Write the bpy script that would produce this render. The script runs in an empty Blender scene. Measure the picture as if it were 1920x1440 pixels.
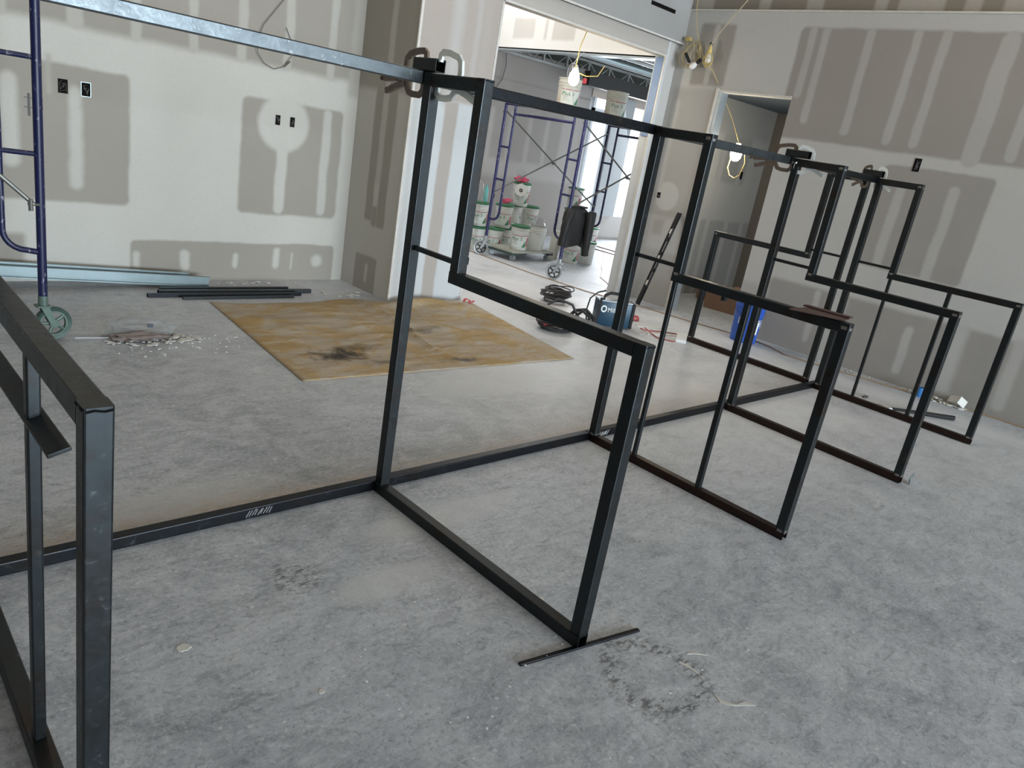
import bpy, bmesh, math, random
from mathutils import Vector, Matrix, noise as mnoise

random.seed(7)
S = bpy.context.scene
COL = S.collection
PI = math.pi

# ------------------------------------------------------------------ camera
cam_d = bpy.data.cameras.new('camera')
cam = bpy.data.objects.new('camera', cam_d)
COL.objects.link(cam)
cam_d.sensor_fit = 'HORIZONTAL'
cam_d.sensor_width = 36.0
cam_d.lens = 36.0 * 1403.5 / 1920.0
cam_d.clip_start = 0.02
cam_d.clip_end = 200
cam.matrix_world = (Matrix.Translation((-1.8252, -2.4867, 1.6))
                    @ Matrix.Rotation(-0.80674, 4, 'Z')
                    @ Matrix.Rotation(1.25629, 4, 'X')
                    @ Matrix.Rotation(0.17476, 4, 'Z'))
S.camera = cam

# ------------------------------------------------------------------ world + daylight
W = bpy.data.worlds.new('world')
S.world = W
W.use_nodes = True
bg = W.node_tree.nodes['Background']
bg.inputs['Color'].default_value = (0.86, 0.93, 1.0, 1)
bg.inputs['Strength'].default_value = 1.7


def area(name, loc, target, sx, sy, power, color):
    d = bpy.data.lights.new(name, 'AREA')
    d.shape = 'RECTANGLE'
    d.size = sx
    d.size_y = sy
    d.energy = power
    d.color = color
    o = bpy.data.objects.new(name, d)
    COL.objects.link(o)
    o.location = loc
    o.rotation_euler = (Vector(target) - Vector(loc)).to_track_quat('-Z', 'Y').to_euler()
    return o


area('south_window_daylight', (2.0, -15.4, 1.9), (1.2, 3.5, 1.3), 9.0, 3.0, 1250, (0.78, 0.90, 1.0))
area('north_window_daylight', (10.3, 6.85, 1.6), (8.6, 2.0, 0.8), 2.6, 2.2, 150, (0.9, 0.95, 1.0))
area('lobby_fill', (4.3, 5.3, 3.9), (4.3, 4.6, 0), 3.0, 2.6, 45, (1.0, 0.98, 0.95))  # added fill light under the closed lobby ceiling, no skylight there

S.view_settings.view_transform = 'Standard'
S.view_settings.look = 'None'
S.view_settings.gamma = 1.0
S.view_settings.use_curve_mapping = False
S.view_settings.exposure = 1.15
S.cycles.use_denoising = True
S.cycles.max_bounces = 8
S.cycles.diffuse_bounces = 4
S.cycles.sample_clamp_indirect = 6.0


# ------------------------------------------------------------------ mesh builder
class MB:
    def __init__(s):
        s.bm = bmesh.new()

    def box(s, a, b, bev=0.0, M=None, seg=2):
        vs = []
        for z in (a[2], b[2]):
            for y in (a[1], b[1]):
                for x in (a[0], b[0]):
                    vs.append(s.bm.verts.new((x, y, z)))
        fs = [(0, 2, 3, 1), (4, 5, 7, 6), (0, 1, 5, 4), (2, 6, 7, 3), (0, 4, 6, 2), (1, 3, 7, 5)]
        faces = [s.bm.faces.new([vs[i] for i in f]) for f in fs]
        if bev > 0:
            es = list({e for f in faces for e in f.edges})
            r = bmesh.ops.bevel(s.bm, geom=es, offset=bev, segments=seg, profile=0.5, affect='EDGES')
            vs = list({v for f in r['faces'] for v in f.verts} | {v for v in vs if v.is_valid})
        if M is not None:
            for v in vs:
                v.co = M @ v.co
        return s

    def rtube(s, p0, p1, w, h, up=(0, 0, 1), wall=0.003, bev=0.004, cap=False):
        """hollow rectangular steel tube from p0 to p1 (centre line), w across, h along up"""
        p0, p1 = Vector(p0), Vector(p1)
        d = (p1 - p0).normalized()
        u = Vector(up)
        u = (u - d * u.dot(d)).normalized()
        sx = d.cross(u).normalized()

        def ring(p, hw, hh, r, n=3):
            out = []
            for cx, cy, a0 in ((hw - r, hh - r, 0), (-hw + r, hh - r, PI / 2), (-hw + r, -hh + r, PI), (hw - r, -hh + r, 1.5 * PI)):
                for k in range(n):
                    a = a0 + PI / 2 * k / (n - 1)
                    out.append(s.bm.verts.new(p + sx * (cx + r * math.cos(a)) + u * (cy + r * math.sin(a))))
            return out
        A, B = ring(p0, w / 2, h / 2, bev), ring(p1, w / 2, h / 2, bev)
        if cap:
            for i in range(len(A)):
                j = (i + 1) % len(A)
                s.bm.faces.new((A[i], A[j], B[j], B[i]))
            s.bm.faces.new(A[::-1])
            s.bm.faces.new(B)
            return s
        a2, b2 = ring(p0, w / 2 - wall, h / 2 - wall, bev * .5), ring(p1, w / 2 - wall, h / 2 - wall, bev * .5)
        n = len(A)
        for i in range(n):
            j = (i + 1) % n
            s.bm.faces.new((A[i], A[j], B[j], B[i]))
            s.bm.faces.new((a2[j], a2[i], b2[i], b2[j]))
            s.bm.faces.new((A[j], A[i], a2[i], a2[j]))
            s.bm.faces.new((B[i], B[j], b2[j], b2[i]))
        return s

    def tube(s, pts, r, seg=8, closed=False, caps=True, flat=None):
        """round tube along points; flat=(w,h,upvector) sweeps a rectangle instead"""
        P = [Vector(p) for p in pts]
        n = len(P)
        T = []
        for i in range(n):
            a = P[(i - 1) % n] if (closed or i > 0) else P[0]
            b = P[(i + 1) % n] if (closed or i < n - 1) else P[-1]
            T.append((b - a).normalized())
        nrm = T[0].orthogonal().normalized()
        rings = []
        for i in range(n):
            if flat:
                u = Vector(flat[2])
                nrm = (u - T[i] * u.dot(T[i])).normalized()
            else:
                nrm = nrm - T[i] * nrm.dot(T[i])
                nrm = nrm.normalized() if nrm.length > 1e-6 else T[i].orthogonal().normalized()
            bn = T[i].cross(nrm)
            if flat:
                w, h = flat[0] / 2, flat[1] / 2
                rings.append([s.bm.verts.new(P[i] + bn * a * w + nrm * b * h) for a, b in ((1, 1), (-1, 1), (-1, -1), (1, -1))])
            else:
                rr = r[i] if isinstance(r, (list, tuple)) else r
                rings.append([s.bm.verts.new(P[i] + (nrm * math.cos(2 * PI * k / seg) + bn * math.sin(2 * PI * k / seg)) * rr) for k in range(seg)])
        m = len(rings[0])
        for i in range(n if closed else n - 1):
            A, B = rings[i], rings[(i + 1) % n]
            for k in range(m):
                s.bm.faces.new((A[k], A[(k + 1) % m], B[(k + 1) % m], B[k]))
        if caps and not closed:
            s.bm.faces.new(rings[0][::-1])
            s.bm.faces.new(rings[-1])
        return s

    def lathe(s, prof, seg=28, c=(0, 0, 0), M=None, a0=0.0, a1=2 * PI):
        full = abs(a1 - a0 - 2 * PI) < 1e-6
        n = seg if full else seg + 1
        rows = []
        for r, z in prof:
            row = []
            for k in range(n):
                a = a0 + (a1 - a0) * k / seg
                v = Vector((c[0] + r * math.cos(a), c[1] + r * math.sin(a), c[2] + z))
                row.append(s.bm.verts.new(M @ v if M is not None else v))
            rows.append(row)
        for A, B in zip(rows, rows[1:]):
            for k in range(seg if full else seg):
                j = (k + 1) % n if full else k + 1
                s.bm.faces.new((A[k], A[j], B[j], B[k]))
        return s

    def poly(s, pts, thick=0.0, nrm=None):
        P = [Vector(p) for p in pts]
        if nrm is None:
            nrm = (P[1] - P[0]).cross(P[2] - P[0]).normalized()
        A = [s.bm.verts.new(p) for p in P]
        if thick <= 0:
            s.bm.faces.new(A)
            return s
        B = [s.bm.verts.new(p + Vector(nrm) * thick) for p in P]
        s.bm.faces.new(A[::-1])
        s.bm.faces.new(B)
        for i in range(len(A)):
            j = (i + 1) % len(A)
            s.bm.faces.new((A[i], A[j], B[j], B[i]))
        return s

    def build(s, name, mat, parent=None, smooth=False, loc=None):
        bmesh.ops.remove_doubles(s.bm, verts=s.bm.verts, dist=1e-6)
        bmesh.ops.recalc_face_normals(s.bm, faces=s.bm.faces)
        me = bpy.data.meshes.new(name)
        s.bm.to_mesh(me)
        s.bm.free()
        if smooth:
            for f in me.polygons:
                f.use_smooth = True
            try:
                me.set_sharp_from_angle(angle=math.radians(40))
            except Exception:
                pass
        o = bpy.data.objects.new(name, me)
        COL.objects.link(o)
        me.materials.append(mat)
        if parent:
            o.parent = parent
        if loc:
            o.location = loc
        return o


def tag(o, label, cat, group=None, kind=None):
    if label:
        o['label'] = label
    if cat:
        o['category'] = cat
    if group:
        o['group'] = group
    if kind:
        o['kind'] = kind
    return o


def thing(name, label, cat, loc=(0, 0, 0), rotz=0.0, group=None):
    o = bpy.data.objects.new(name, None)
    o.empty_display_size = 0.1
    COL.objects.link(o)
    o.location = loc
    o.rotation_euler = (0, 0, rotz)
    return tag(o, label, cat, group)


def struct(o):
    o['kind'] = 'structure'
    return o


def kids(o):
    return [c for c in bpy.data.objects if c.parent == o]


def dup(root, loc=None, rotz=None, label=None, group=None, scale=None):
    def cp(o, parent):
        c = o.copy()
        COL.objects.link(c)
        c.parent = parent
        for k in kids(o):
            cp(k, c)
        return c
    r = root.copy()
    COL.objects.link(r)
    for k in kids(root):
        cp(k, r)
    if loc is not None:
        r.location = loc
    if rotz is not None:
        r.rotation_euler = (0, 0, rotz)
    if label:
        r['label'] = label
    if group:
        r['group'] = group
    if scale:
        r.scale = scale
    return r


def text_mesh(name, body, size, mat, parent, M, extrude=0.0008, bend=None):
    cu = bpy.data.curves.new('lettering', 'FONT')
    cu.body = body
    cu.size = size
    cu.extrude = extrude
    cu.align_x = 'CENTER'
    cu.align_y = 'CENTER'
    tmp = bpy.data.objects.new('lettering', cu)
    COL.objects.link(tmp)
    dg = bpy.context.evaluated_depsgraph_get()
    me = bpy.data.meshes.new_from_object(tmp.evaluated_get(dg))
    COL.objects.unlink(tmp)
    bpy.data.objects.remove(tmp)
    for v in me.vertices:
        if bend:  # wrap round a cylinder of radius bend, text centre at angle 0 facing -y
            a = v.co.x / bend
            v.co = M @ Vector((math.sin(a) * (bend + v.co.z), -math.cos(a) * (bend + v.co.z), v.co.y))
        else:
            v.co = M @ v.co
    me.name = name
    me.materials.clear()
    me.materials.append(mat)
    o = bpy.data.objects.new(name, me)
    COL.objects.link(o)
    o.parent = parent
    return o


# ------------------------------------------------------------------ materials
class NT:
    def __init__(s, name):
        s.m = bpy.data.materials.new(name)
        s.m.use_nodes = True
        s.t = s.m.node_tree
        s.b = s.t.nodes['Principled BSDF']

    def n(s, typ, **kw):
        nd = s.t.nodes.new(typ)
        for k, v in kw.items():
            if k == 'inp':
                for i, val in v.items():
                    if isinstance(val, bpy.types.NodeSocket):
                        s.t.links.new(val, nd.inputs[i])
                    else:
                        nd.inputs[i].default_value = val
            else:
                setattr(nd, k, v)
        return nd

    def link(s, a, b):
        s.t.links.new(a, b)

    def math(s, op, a, b=None, c=None, clamp=False):
        i = {0: a}
        if b is not None:
            i[1] = b
        if c is not None:
            i[2] = c
        return s.n('ShaderNodeMath', operation=op, use_clamp=clamp, inp=i).outputs[0]

    def coords(s):
        return s.n('ShaderNodeNewGeometry').outputs['Position']

    def noise(s, vec, scale, detail=4, rough=0.55, stretch=None, dist=0.0):
        if stretch:
            vec = s.n('ShaderNodeMapping', inp={'Vector': vec, 'Scale': stretch[:3],
                                                'Rotation': (0, 0, stretch[3] if len(stretch) > 3 else 0)}).outputs[0]
        nd = s.n('ShaderNodeTexNoise', inp={'Vector': vec, 'Scale': scale, 'Detail': detail, 'Roughness': rough, 'Distortion': dist})
        return nd.outputs['Fac']

    def ramp(s, fac, a, b):
        return s.n('ShaderNodeMapRange', interpolation_type='SMOOTHSTEP', inp={0: fac, 1: a, 2: b, 3: 0.0, 4: 1.0}).outputs[0]

    def mix(s, fac, a, b):
        nd = s.n('ShaderNodeMix', data_type='RGBA')
        for i, v in ((0, fac), (6, a), (7, b)):
            if isinstance(v, bpy.types.NodeSocket):
                s.link(v, nd.inputs[i])
            else:
                nd.inputs[i].default_value = v if not isinstance(v, tuple) or len(v) == 4 else (*v, 1)
        return nd.outputs[2]

    def color(s, c):
        if isinstance(c, bpy.types.NodeSocket):
            s.link(c, s.b.inputs['Base Color'])
        else:
            s.b.inputs['Base Color'].default_value = (*c, 1)
        return s

    def set(s, rough=0.6, metal=0.0, spec=0.5, **kw):
        for k, v in (('Roughness', rough), ('Metallic', metal), ('Specular IOR Level', spec)):
            if isinstance(v, bpy.types.NodeSocket):
                s.link(v, s.b.inputs[k])
            else:
                s.b.inputs[k].default_value = v
        for k, v in kw.items():
            s.b.inputs[k.replace('_', ' ')].default_value = v
        return s

    def bump(s, h, strength=0.2, dist=0.01):
        nd = s.n('ShaderNodeBump', inp={'Strength': strength, 'Distance': dist, 'Height': h})
        s.link(nd.outputs[0], s.b.inputs['Normal'])
        return s


def plain(name, col, rough=0.6, metal=0.0, var=0.12, scale=14.0, spec=0.5, **kw):
    t = NT(name)
    p = t.n('ShaderNodeTexCoord').outputs['Object']
    f = t.noise(p, scale, 5, 0.6)
    a = tuple(max(0, c * (1 - var)) for c in col)
    b = tuple(min(1, c * (1 + var)) for c in col)
    t.color(t.mix(f, a, b))
    t.set(rough, metal, spec, **kw)
    return t.m


def emit(name, col, strength):
    t = NT(name)
    t.b.inputs['Emission Color'].default_value = (*col, 1)
    t.b.inputs['Emission Strength'].default_value = strength
    t.color(col)
    return t.m


# soft rectangle node group: vector, centre, half size, softness -> mask
def make_rect_group():
    g = bpy.data.node_groups.new('soft_rect', 'ShaderNodeTree')
    g.interface.new_socket('Vec', in_out='INPUT', socket_type='NodeSocketVector')
    g.interface.new_socket('Centre', in_out='INPUT', socket_type='NodeSocketVector')
    g.interface.new_socket('Half', in_out='INPUT', socket_type='NodeSocketVector')
    g.interface.new_socket('Soft', in_out='INPUT', socket_type='NodeSocketFloat')
    g.interface.new_socket('Round', in_out='INPUT', socket_type='NodeSocketFloat')
    g.interface.new_socket('Mask', in_out='OUTPUT', socket_type='NodeSocketFloat')
    gi, go = g.nodes.new('NodeGroupInput'), g.nodes.new('NodeGroupOutput')

    def vm(op, a, b=None):
        n = g.nodes.new('ShaderNodeVectorMath')
        n.operation = op
        g.links.new(a, n.inputs[0])
        if b is not None:
            g.links.new(b, n.inputs[1])
        return n.outputs[0]
    d = vm('SUBTRACT', vm('ABSOLUTE', vm('SUBTRACT', gi.outputs[0], gi.outputs[1])), gi.outputs[2])
    rv = g.nodes.new('ShaderNodeCombineXYZ')
    g.links.new(gi.outputs[4], rv.inputs[0])
    g.links.new(gi.outputs[4], rv.inputs[1])
    q = vm('ADD', d, rv.outputs[0])
    zero = g.nodes.new('ShaderNodeCombineXYZ')
    q = vm('MAXIMUM', q, zero.outputs[0])
    ln = g.nodes.new('ShaderNodeVectorMath')
    ln.operation = 'LENGTH'
    g.links.new(q, ln.inputs[0])
    mx = g.nodes.new('ShaderNodeMath')
    mx.operation = 'SUBTRACT'
    g.links.new(ln.outputs['Value'], mx.inputs[0])
    g.links.new(gi.outputs[4], mx.inputs[1])
    dv = g.nodes.new('ShaderNodeMath')
    dv.operation = 'DIVIDE'
    g.links.new(mx.outputs[0], dv.inputs[0])
    g.links.new(gi.outputs[3], dv.inputs[1])
    mr = g.nodes.new('ShaderNodeMapRange')
    mr.interpolation_type = 'SMOOTHSTEP'
    mr.inputs[1].default_value = -1
    mr.inputs[2].default_value = 1
    mr.inputs[3].default_value = 1
    mr.inputs[4].default_value = 0
    g.links.new(dv.outputs[0], mr.inputs[0])
    g.links.new(mr.outputs[0], go.inputs[0])
    return g


RECT = make_rect_group()


def drywall(name, axis, base, layers, raw=(0.325, 0.305, 0.268), white=(0.535, 0.525, 0.485)):
    """taped gypsum board: 0 = bare paper, 1 = joint compound.
    layers: ('r', u0,u1,z0,z1, value, soft) or ('c', u,z,r, value, soft), laid on in order"""
    t = NT(name)
    pos = t.coords()
    sp = t.n('ShaderNodeSeparateXYZ', inp={0: pos})
    u = sp.outputs[0 if axis == 'x' else 1]
    z = sp.outputs[2]
    n1 = t.n('ShaderNodeTexNoise', inp={'Vector': pos, 'Scale': 2.6, 'Detail': 4.0, 'Roughness': 0.6})
    off = t.n('ShaderNodeVectorMath', operation='SUBTRACT', inp={0: n1.outputs['Color'], 1: (0.5, 0.5, 0.5)}).outputs[0]
    off = t.n('ShaderNodeVectorMath', operation='SCALE', inp={0: off, 3: 0.05}).outputs[0]
    uv = t.n('ShaderNodeCombineXYZ', inp={0: u, 1: z}).outputs[0]
    uv = t.n('ShaderNodeVectorMath', operation='ADD', inp={0: uv, 1: off}).outputs[0]
    uv = t.n('ShaderNodeVectorMath', operation='MULTIPLY', inp={0: uv, 1: (1, 1, 0)}).outputs[0]
    m = base
    for L in layers:
        if L[0] == 'r':
            _, a, b, c, d, val = L[:6]
            soft = (L[6] if len(L) > 6 else 0.012) * 1.35
            nd = t.n('ShaderNodeGroup')
            nd.node_tree = RECT
            t.link(uv, nd.inputs[0])
            nd.inputs[1].default_value = ((a + b) / 2, (c + d) / 2, 0)
            nd.inputs[2].default_value = (abs(b - a) / 2, abs(d - c) / 2, 0)
            nd.inputs[3].default_value = soft
            nd.inputs[4].default_value = min(abs(b - a), abs(d - c)) / 2 * (0.95 if val >= 0.5 and min(abs(b - a), abs(d - c)) < .2 else 0.06) + 0.021
            if min(abs(b - a), abs(d - c)) / 2 < nd.inputs[4].default_value:
                nd.inputs[4].default_value = min(abs(b - a), abs(d - c)) / 2
            mask = nd.outputs[0]
        else:
            _, a, c, r, val = L[:5]
            soft = L[5] if len(L) > 5 else 0.015
            dist = t.n('ShaderNodeVectorMath', operation='DISTANCE', inp={0: uv, 1: (a, c, 0)}).outputs['Value']
            mask = t.n('ShaderNodeMapRange', interpolation_type='SMOOTHSTEP', inp={0: dist, 1: r - soft, 2: r + soft, 3: 1.0, 4: 0.0}).outputs[0]
        nm = t.n('ShaderNodeMix', data_type='FLOAT')
        t.link(mask, nm.inputs[0])
        if isinstance(m, (int, float)):
            nm.inputs[2].default_value = m
        else:
            t.link(m, nm.inputs[2])
        nm.inputs[3].default_value = val
        m = nm.outputs[0]
    smear = t.noise(pos, 1.4, 5, 0.6)
    fine = t.noise(pos, 60, 3, 0.6)
    w2 = t.mix(smear, tuple(c * 0.93 for c in white), tuple(min(1, c * 1.07) for c in white))
    r2 = t.mix(smear, tuple(c * 0.93 for c in raw), tuple(c * 1.08 for c in raw))
    c = t.mix(m, r2, w2)
    c = t.mix(t.math('MULTIPLY', t.ramp(fine, 0.45, 0.8), 0.10), c, tuple(x * 0.7 for x in raw))
    sc = t.noise(pos, 9, 6, 0.75, stretch=(1, 1, 0.35))
    c = t.mix(t.math('MULTIPLY', t.ramp(sc, 0.66, 0.78), 0.22), c, tuple(min(1, x * 1.12) for x in white))
    t.color(c).set(0.85, 0, 0.25)
    t.bump(m if not isinstance(m, (int, float)) else fine, 0.12, 0.004)
    return t.m


def mat_floor():
    t = NT('concrete_floor')
    p = t.coords()
    sp = t.n('ShaderNodeSeparateXYZ', inp={0: p})
    X, Y = sp.outputs[0], sp.outputs[1]
    big = t.noise(p, 0.55, 5, 0.6)
    mid = t.noise(p, 3.6, 12, 0.80, dist=1.0)
    strk = t.noise(p, 13.0, 9, 0.80, stretch=(0.55, 1.5, 1, 0.75), dist=0.9)
    fine = t.noise(p, 62, 6, 0.80, dist=0.6)
    c = t.mix(t.ramp(mid, 0.36, 0.64), (0.285, 0.312, 0.350), (0.50, 0.535, 0.580))
    c = t.mix(t.math('MULTIPLY', t.ramp(big, 0.40, 0.60), 0.40), c, (0.53, 0.565, 0.61))
    c = t.mix(t.math('MULTIPLY', t.ramp(strk, 0.50, 0.66), 0.62), c, (0.185, 0.20, 0.225))
    c = t.mix(t.math('MULTIPLY', t.ramp(strk, 0.48, 0.34), 0.42), c, (0.66, 0.69, 0.725))
    c = t.mix(t.math('MULTIPLY', t.ramp(fine, 0.53, 0.66), 0.55), c, (0.72, 0.745, 0.77))
    c = t.mix(t.math('MULTIPLY', t.ramp(fine, 0.47, 0.34), 0.60), c, (0.13, 0.14, 0.155))
    # dried compound splashes and specks
    vo = t.n('ShaderNodeTexVoronoi', feature='F1', inp={'Vector': p, 'Scale': 17.0, 'Randomness': 1.0})
    spk = t.math('MULTIPLY', t.ramp(vo.outputs['Distance'], 0.16, 0.09), t.ramp(t.noise(p, 5.0, 2), 0.50, 0.62))
    c = t.mix(t.math('MULTIPLY', spk, 0.6), c, (0.72, 0.73, 0.73))
    vo2 = t.n('ShaderNodeTexVoronoi', feature='F1', inp={'Vector': p, 'Scale': 70.0})
    spk2 = t.math('MULTIPLY', t.ramp(vo2.outputs['Distance'], 0.22, 0.10), t.ramp(t.noise(p, 9.0, 2), 0.52, 0.66))
    c = t.mix(t.math('MULTIPLY', spk2, 0.55), c, (0.80, 0.81, 0.82))
    # plaster dust plus painted daylight brightening, growing towards the opening and taped walls
    dust_light = t.math('MULTIPLY', t.math('MULTIPLY', t.ramp(X, -1.2, 3.8), t.ramp(t.math('ADD', Y, t.math('MULTIPLY', X, 0.5)), -0.9, 2.0)), t.math('ADD', t.math('MULTIPLY', t.ramp(t.math('ADD', X, t.math('MULTIPLY', mid, 0.3)), 5.65, 5.2), 0.85), 0.15))
    c = t.mix(t.math('MULTIPLY', t.math('MULTIPLY', dust_light, t.ramp(big, 0.2, 0.6)), 0.75), c, (0.78, 0.79, 0.81))
    # long smooth scraped patches
    for (cx, cy, hx, hy) in ((-0.75, 0.25, 0.42, 0.13), (0.15, -0.32, 0.50, 0.10), (-0.35, -0.62, 0.25, 0.09), (1.6, 1.0, 0.6, 0.25)):
        d = t.n('ShaderNodeVectorMath', operation='MULTIPLY', inp={0: t.n('ShaderNodeVectorMath', operation='SUBTRACT', inp={0: p, 1: (cx, cy, 0)}).outputs[0], 1: (1 / hx, 1 / hy, 0)}).outputs[0]
        ln = t.n('ShaderNodeVectorMath', operation='LENGTH', inp={0: d}).outputs['Value']
        mk = t.ramp(t.math('ADD', ln, t.math('MULTIPLY', mid, 1.2)), 1.75, 1.2)
        c = t.mix(t.math('MULTIPLY', mk, 0.6), c, (0.56, 0.585, 0.60))
    # rust coloured dust swept against the back of the base rail
    r1 = t.math('MULTIPLY', t.ramp(t.math('ADD', Y, t.math('MULTIPLY', mid, -0.36)), 0.07, -0.16), t.ramp(Y, 0.0, 0.03))
    r1 = t.math('MULTIPLY', r1, t.ramp(X, 4.2, 0.2))
    r1 = t.math('MULTIPLY', r1, t.math('ADD', 0.45, t.ramp(strk, 0.35, 0.6)))
    c = t.mix(t.math('MULTIPLY', r1, 0.62), c, (0.47, 0.375, 0.27))
    # scuffed ring of boot prints near the front of the first frame
    for (cx, cy, R, wd) in ((0.13, -1.50, 0.15, 0.07), (-0.62, -0.42, 0.05, 0.08)):
        wob = t.n('ShaderNodeVectorMath', operation='SCALE', inp={0: t.n('ShaderNodeTexNoise', inp={'Vector': p, 'Scale': 7.0, 'Detail': 3.0}).outputs['Color'], 3: 0.16}).outputs[0]
        ln = t.n('ShaderNodeVectorMath', operation='DISTANCE', inp={0: t.n('ShaderNodeVectorMath', operation='MULTIPLY', inp={0: t.n('ShaderNodeVectorMath', operation='ADD', inp={0: p, 1: wob}).outputs[0], 1: (1, 1, 0)}).outputs[0], 1: (cx + .08, cy + .08, 0)}).outputs['Value']
        ring = t.ramp(t.math('ABSOLUTE', t.math('SUBTRACT', ln, R)), wd, 0.0)
        ring = t.math('MULTIPLY', ring, t.ramp(t.noise(p, 22, 4, 0.7, stretch=(1, 2.4, 1, 0.6)), 0.47, 0.58))
        c = t.mix(t.math('MULTIPLY', ring, 0.8), c, (0.07, 0.075, 0.08))
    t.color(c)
    t.set(t.n('ShaderNodeMapRange', inp={0: mid, 1: 0.3, 2: 0.7, 3: 0.42, 4: 0.62}).outputs[0], 0, 0.45)
    t.bump(t.math('ADD', fine, strk), 0.18, 0.004)
    return t.m


def mat_steel(name='mill_steel', base=(0.046, 0.053, 0.057), brown=(0.050, 0.039, 0.033), light=(0.17, 0.185, 0.195), k=0.5):
    t = NT(name)
    p = t.coords()
    n1 = t.noise(p, 7.0, 6, 0.7)
    n2 = t.noise(p, 30.0, 6, 0.75, dist=1.5)
    c = t.mix(t.ramp(n1, 0.45, 0.75), base, brown)
    c = t.mix(t.math('MULTIPLY', t.ramp(n2, 0.58, 0.74), k), c, light)
    t.color(c)
    t.set(t.n('ShaderNodeMapRange', inp={0: n2, 1: 0.3, 2: 0.7, 3: 0.34, 4: 0.50}).outputs[0], 1.0, 0.5)
    return t.m


M_steel = mat_steel()
M_rail = mat_steel('dusty_steel', (0.026, 0.029, 0.034), (0.034, 0.030, 0.027), (0.12, 0.125, 0.13), 0.7)
M_toprail = mat_steel('steel_painted_sheen', (0.105, 0.120, 0.128), (0.060, 0.068, 0.074), (0.42, 0.45, 0.46), 0.85)  # colour lightened to stand for the bulb's reflection on the top rails
M_redsteel = mat_steel('red_brown_steel', (0.044, 0.030, 0.027), (0.050, 0.030, 0.026), (0.12, 0.09, 0.08), 0.4)
M_weld = plain('ground_weld', (0.25, 0.24, 0.225), 0.42, 0.85, 0.5, 45)
M_galv = plain('galvanized', (0.27, 0.335, 0.35), 0.35, 0.75, 0.12, 25)
M_clampd = plain('dirty_clamp_metal', (0.17, 0.135, 0.11), 0.45, 0.6, 0.3, 40)
M_clampl = plain('plated_clamp_metal', (0.80, 0.83, 0.79), 0.36, 0.35, 0.12, 30)


def mat_paint(name, col, k):
    t = NT(name)
    p = t.n('ShaderNodeTexCoord').outputs['Object']
    f = t.noise(p, 45, 4, 0.7, stretch=(1, 1, 0.45))
    g = t.noise(p, 4, 3, 0.5)
    c = t.mix(g, tuple(x * .75 for x in col), tuple(x * 1.3 for x in col))
    c = t.mix(t.math('MULTIPLY', t.ramp(f, 0.60, 0.68), k), c, (0.55, 0.57, 0.60))
    t.color(c).set(0.40, 0, 0.5)
    return t.m


M_blue = mat_paint('scaffold_blue', (0.013, 0.013, 0.085), 0.45)
M_bluel = mat_paint('scaffold_navy', (0.007, 0.010, 0.052), 0.55)
M_brace = plain('brace_tube', (0.16, 0.16, 0.145), 0.45, 0.6, 0.3, 20)
M_rubber = plain('black_rubber', (0.02, 0.02, 0.022), 0.6, 0, 0.2)
M_wheelgray = plain('caster_gray', (0.35, 0.37, 0.38), 0.45, 0.5, 0.15)
M_greencast = plain('green_caster', (0.035, 0.07, 0.055), 0.5, 0.1, 0.4, 30)
M_greenrim = plain('green_caster_rim', (0.10, 0.15, 0.125), 0.5, 0.2, 0.4, 30)
M_pail = plain('white_plastic', (0.66, 0.67, 0.63), 0.42, 0, 0.06, 6)
M_pailold = plain('dirty_plastic', (0.55, 0.55, 0.49), 0.55, 0, 0.14, 18)
M_green = plain('green_plastic', (0.035, 0.17, 0.075), 0.45, 0, 0.15)
M_label = plain('paper_label', (0.62, 0.66, 0.62), 0.6, 0, 0.12, 30)
M_red = plain('label_red', (0.42, 0.05, 0.06), 0.55, 0, 0.1)
M_black = plain('black_plastic', (0.008, 0.008, 0.009), 0.75, 0, 0.2)
M_void = plain('dark_void', (0.008, 0.007, 0.006), 0.9, 0, 0.3, 40, spec=0.1)
M_bluebucket = plain('blue_plastic', (0.022, 0.095, 0.44), 0.40, 0, 0.12)
M_white = plain('white_print', (0.78, 0.80, 0.80), 0.55, 0, 0.05)
M_welderblue = plain('machine_blue', (0.005, 0.042, 0.080), 0.38, 0.1, 0.15)
M_cable = plain('grey_cable', (0.085, 0.082, 0.088), 0.5, 0, 0.45, 40)
M_cableblk = plain('black_cable', (0.013, 0.013, 0.015), 0.5, 0, 0.2)
M_cordred = plain('red_cord', (0.36, 0.09, 0.08), 0.55, 0, 0.2)
M_cordtan = plain('tan_cord', (0.33, 0.215, 0.12), 0.6, 0, 0.35, 8)
M_cordyel = plain('yellow_cord', (0.62, 0.47, 0.16), 0.5, 0, 0.15)
M_cordtan2 = plain('dusty_yellow_cord', (0.42, 0.33, 0.15), 0.55, 0, 0.2)
M_wire = plain('grey_wire', (0.10, 0.095, 0.09), 0.6, 0, 0.2)
M_wirew = plain('pale_wire', (0.42, 0.42, 0.44), 0.5, 0, 0.2)
M_leather = plain('black_leather', (0.006, 0.006, 0.006), 0.62, 0, 0.5, 25)
M_card = plain('cardboard', (0.27, 0.165, 0.11), 0.8, 0, 0.12, 12)
M_wood = plain('plank_wood', (0.36, 0.24, 0.15), 0.75, 0, 0.22, 16)
M_dollywood = plain('dirty_plywood', (0.34, 0.35, 0.30), 0.8, 0, 0.25, 18)
M_redtape = plain('red_tape', (0.48, 0.05, 0.06), 0.5, 0, 0.2, 30)
M_pink = plain('pink_wrap', (0.55, 0.07, 0.14), 0.5, 0, 0.25, 30)
M_paper = plain('paper_scrap', (0.62, 0.62, 0.58), 0.8, 0, 0.15, 25)
M_bag = plain('grey_paper', (0.33, 0.31, 0.30), 0.75, 0, 0.25, 25)
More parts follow.
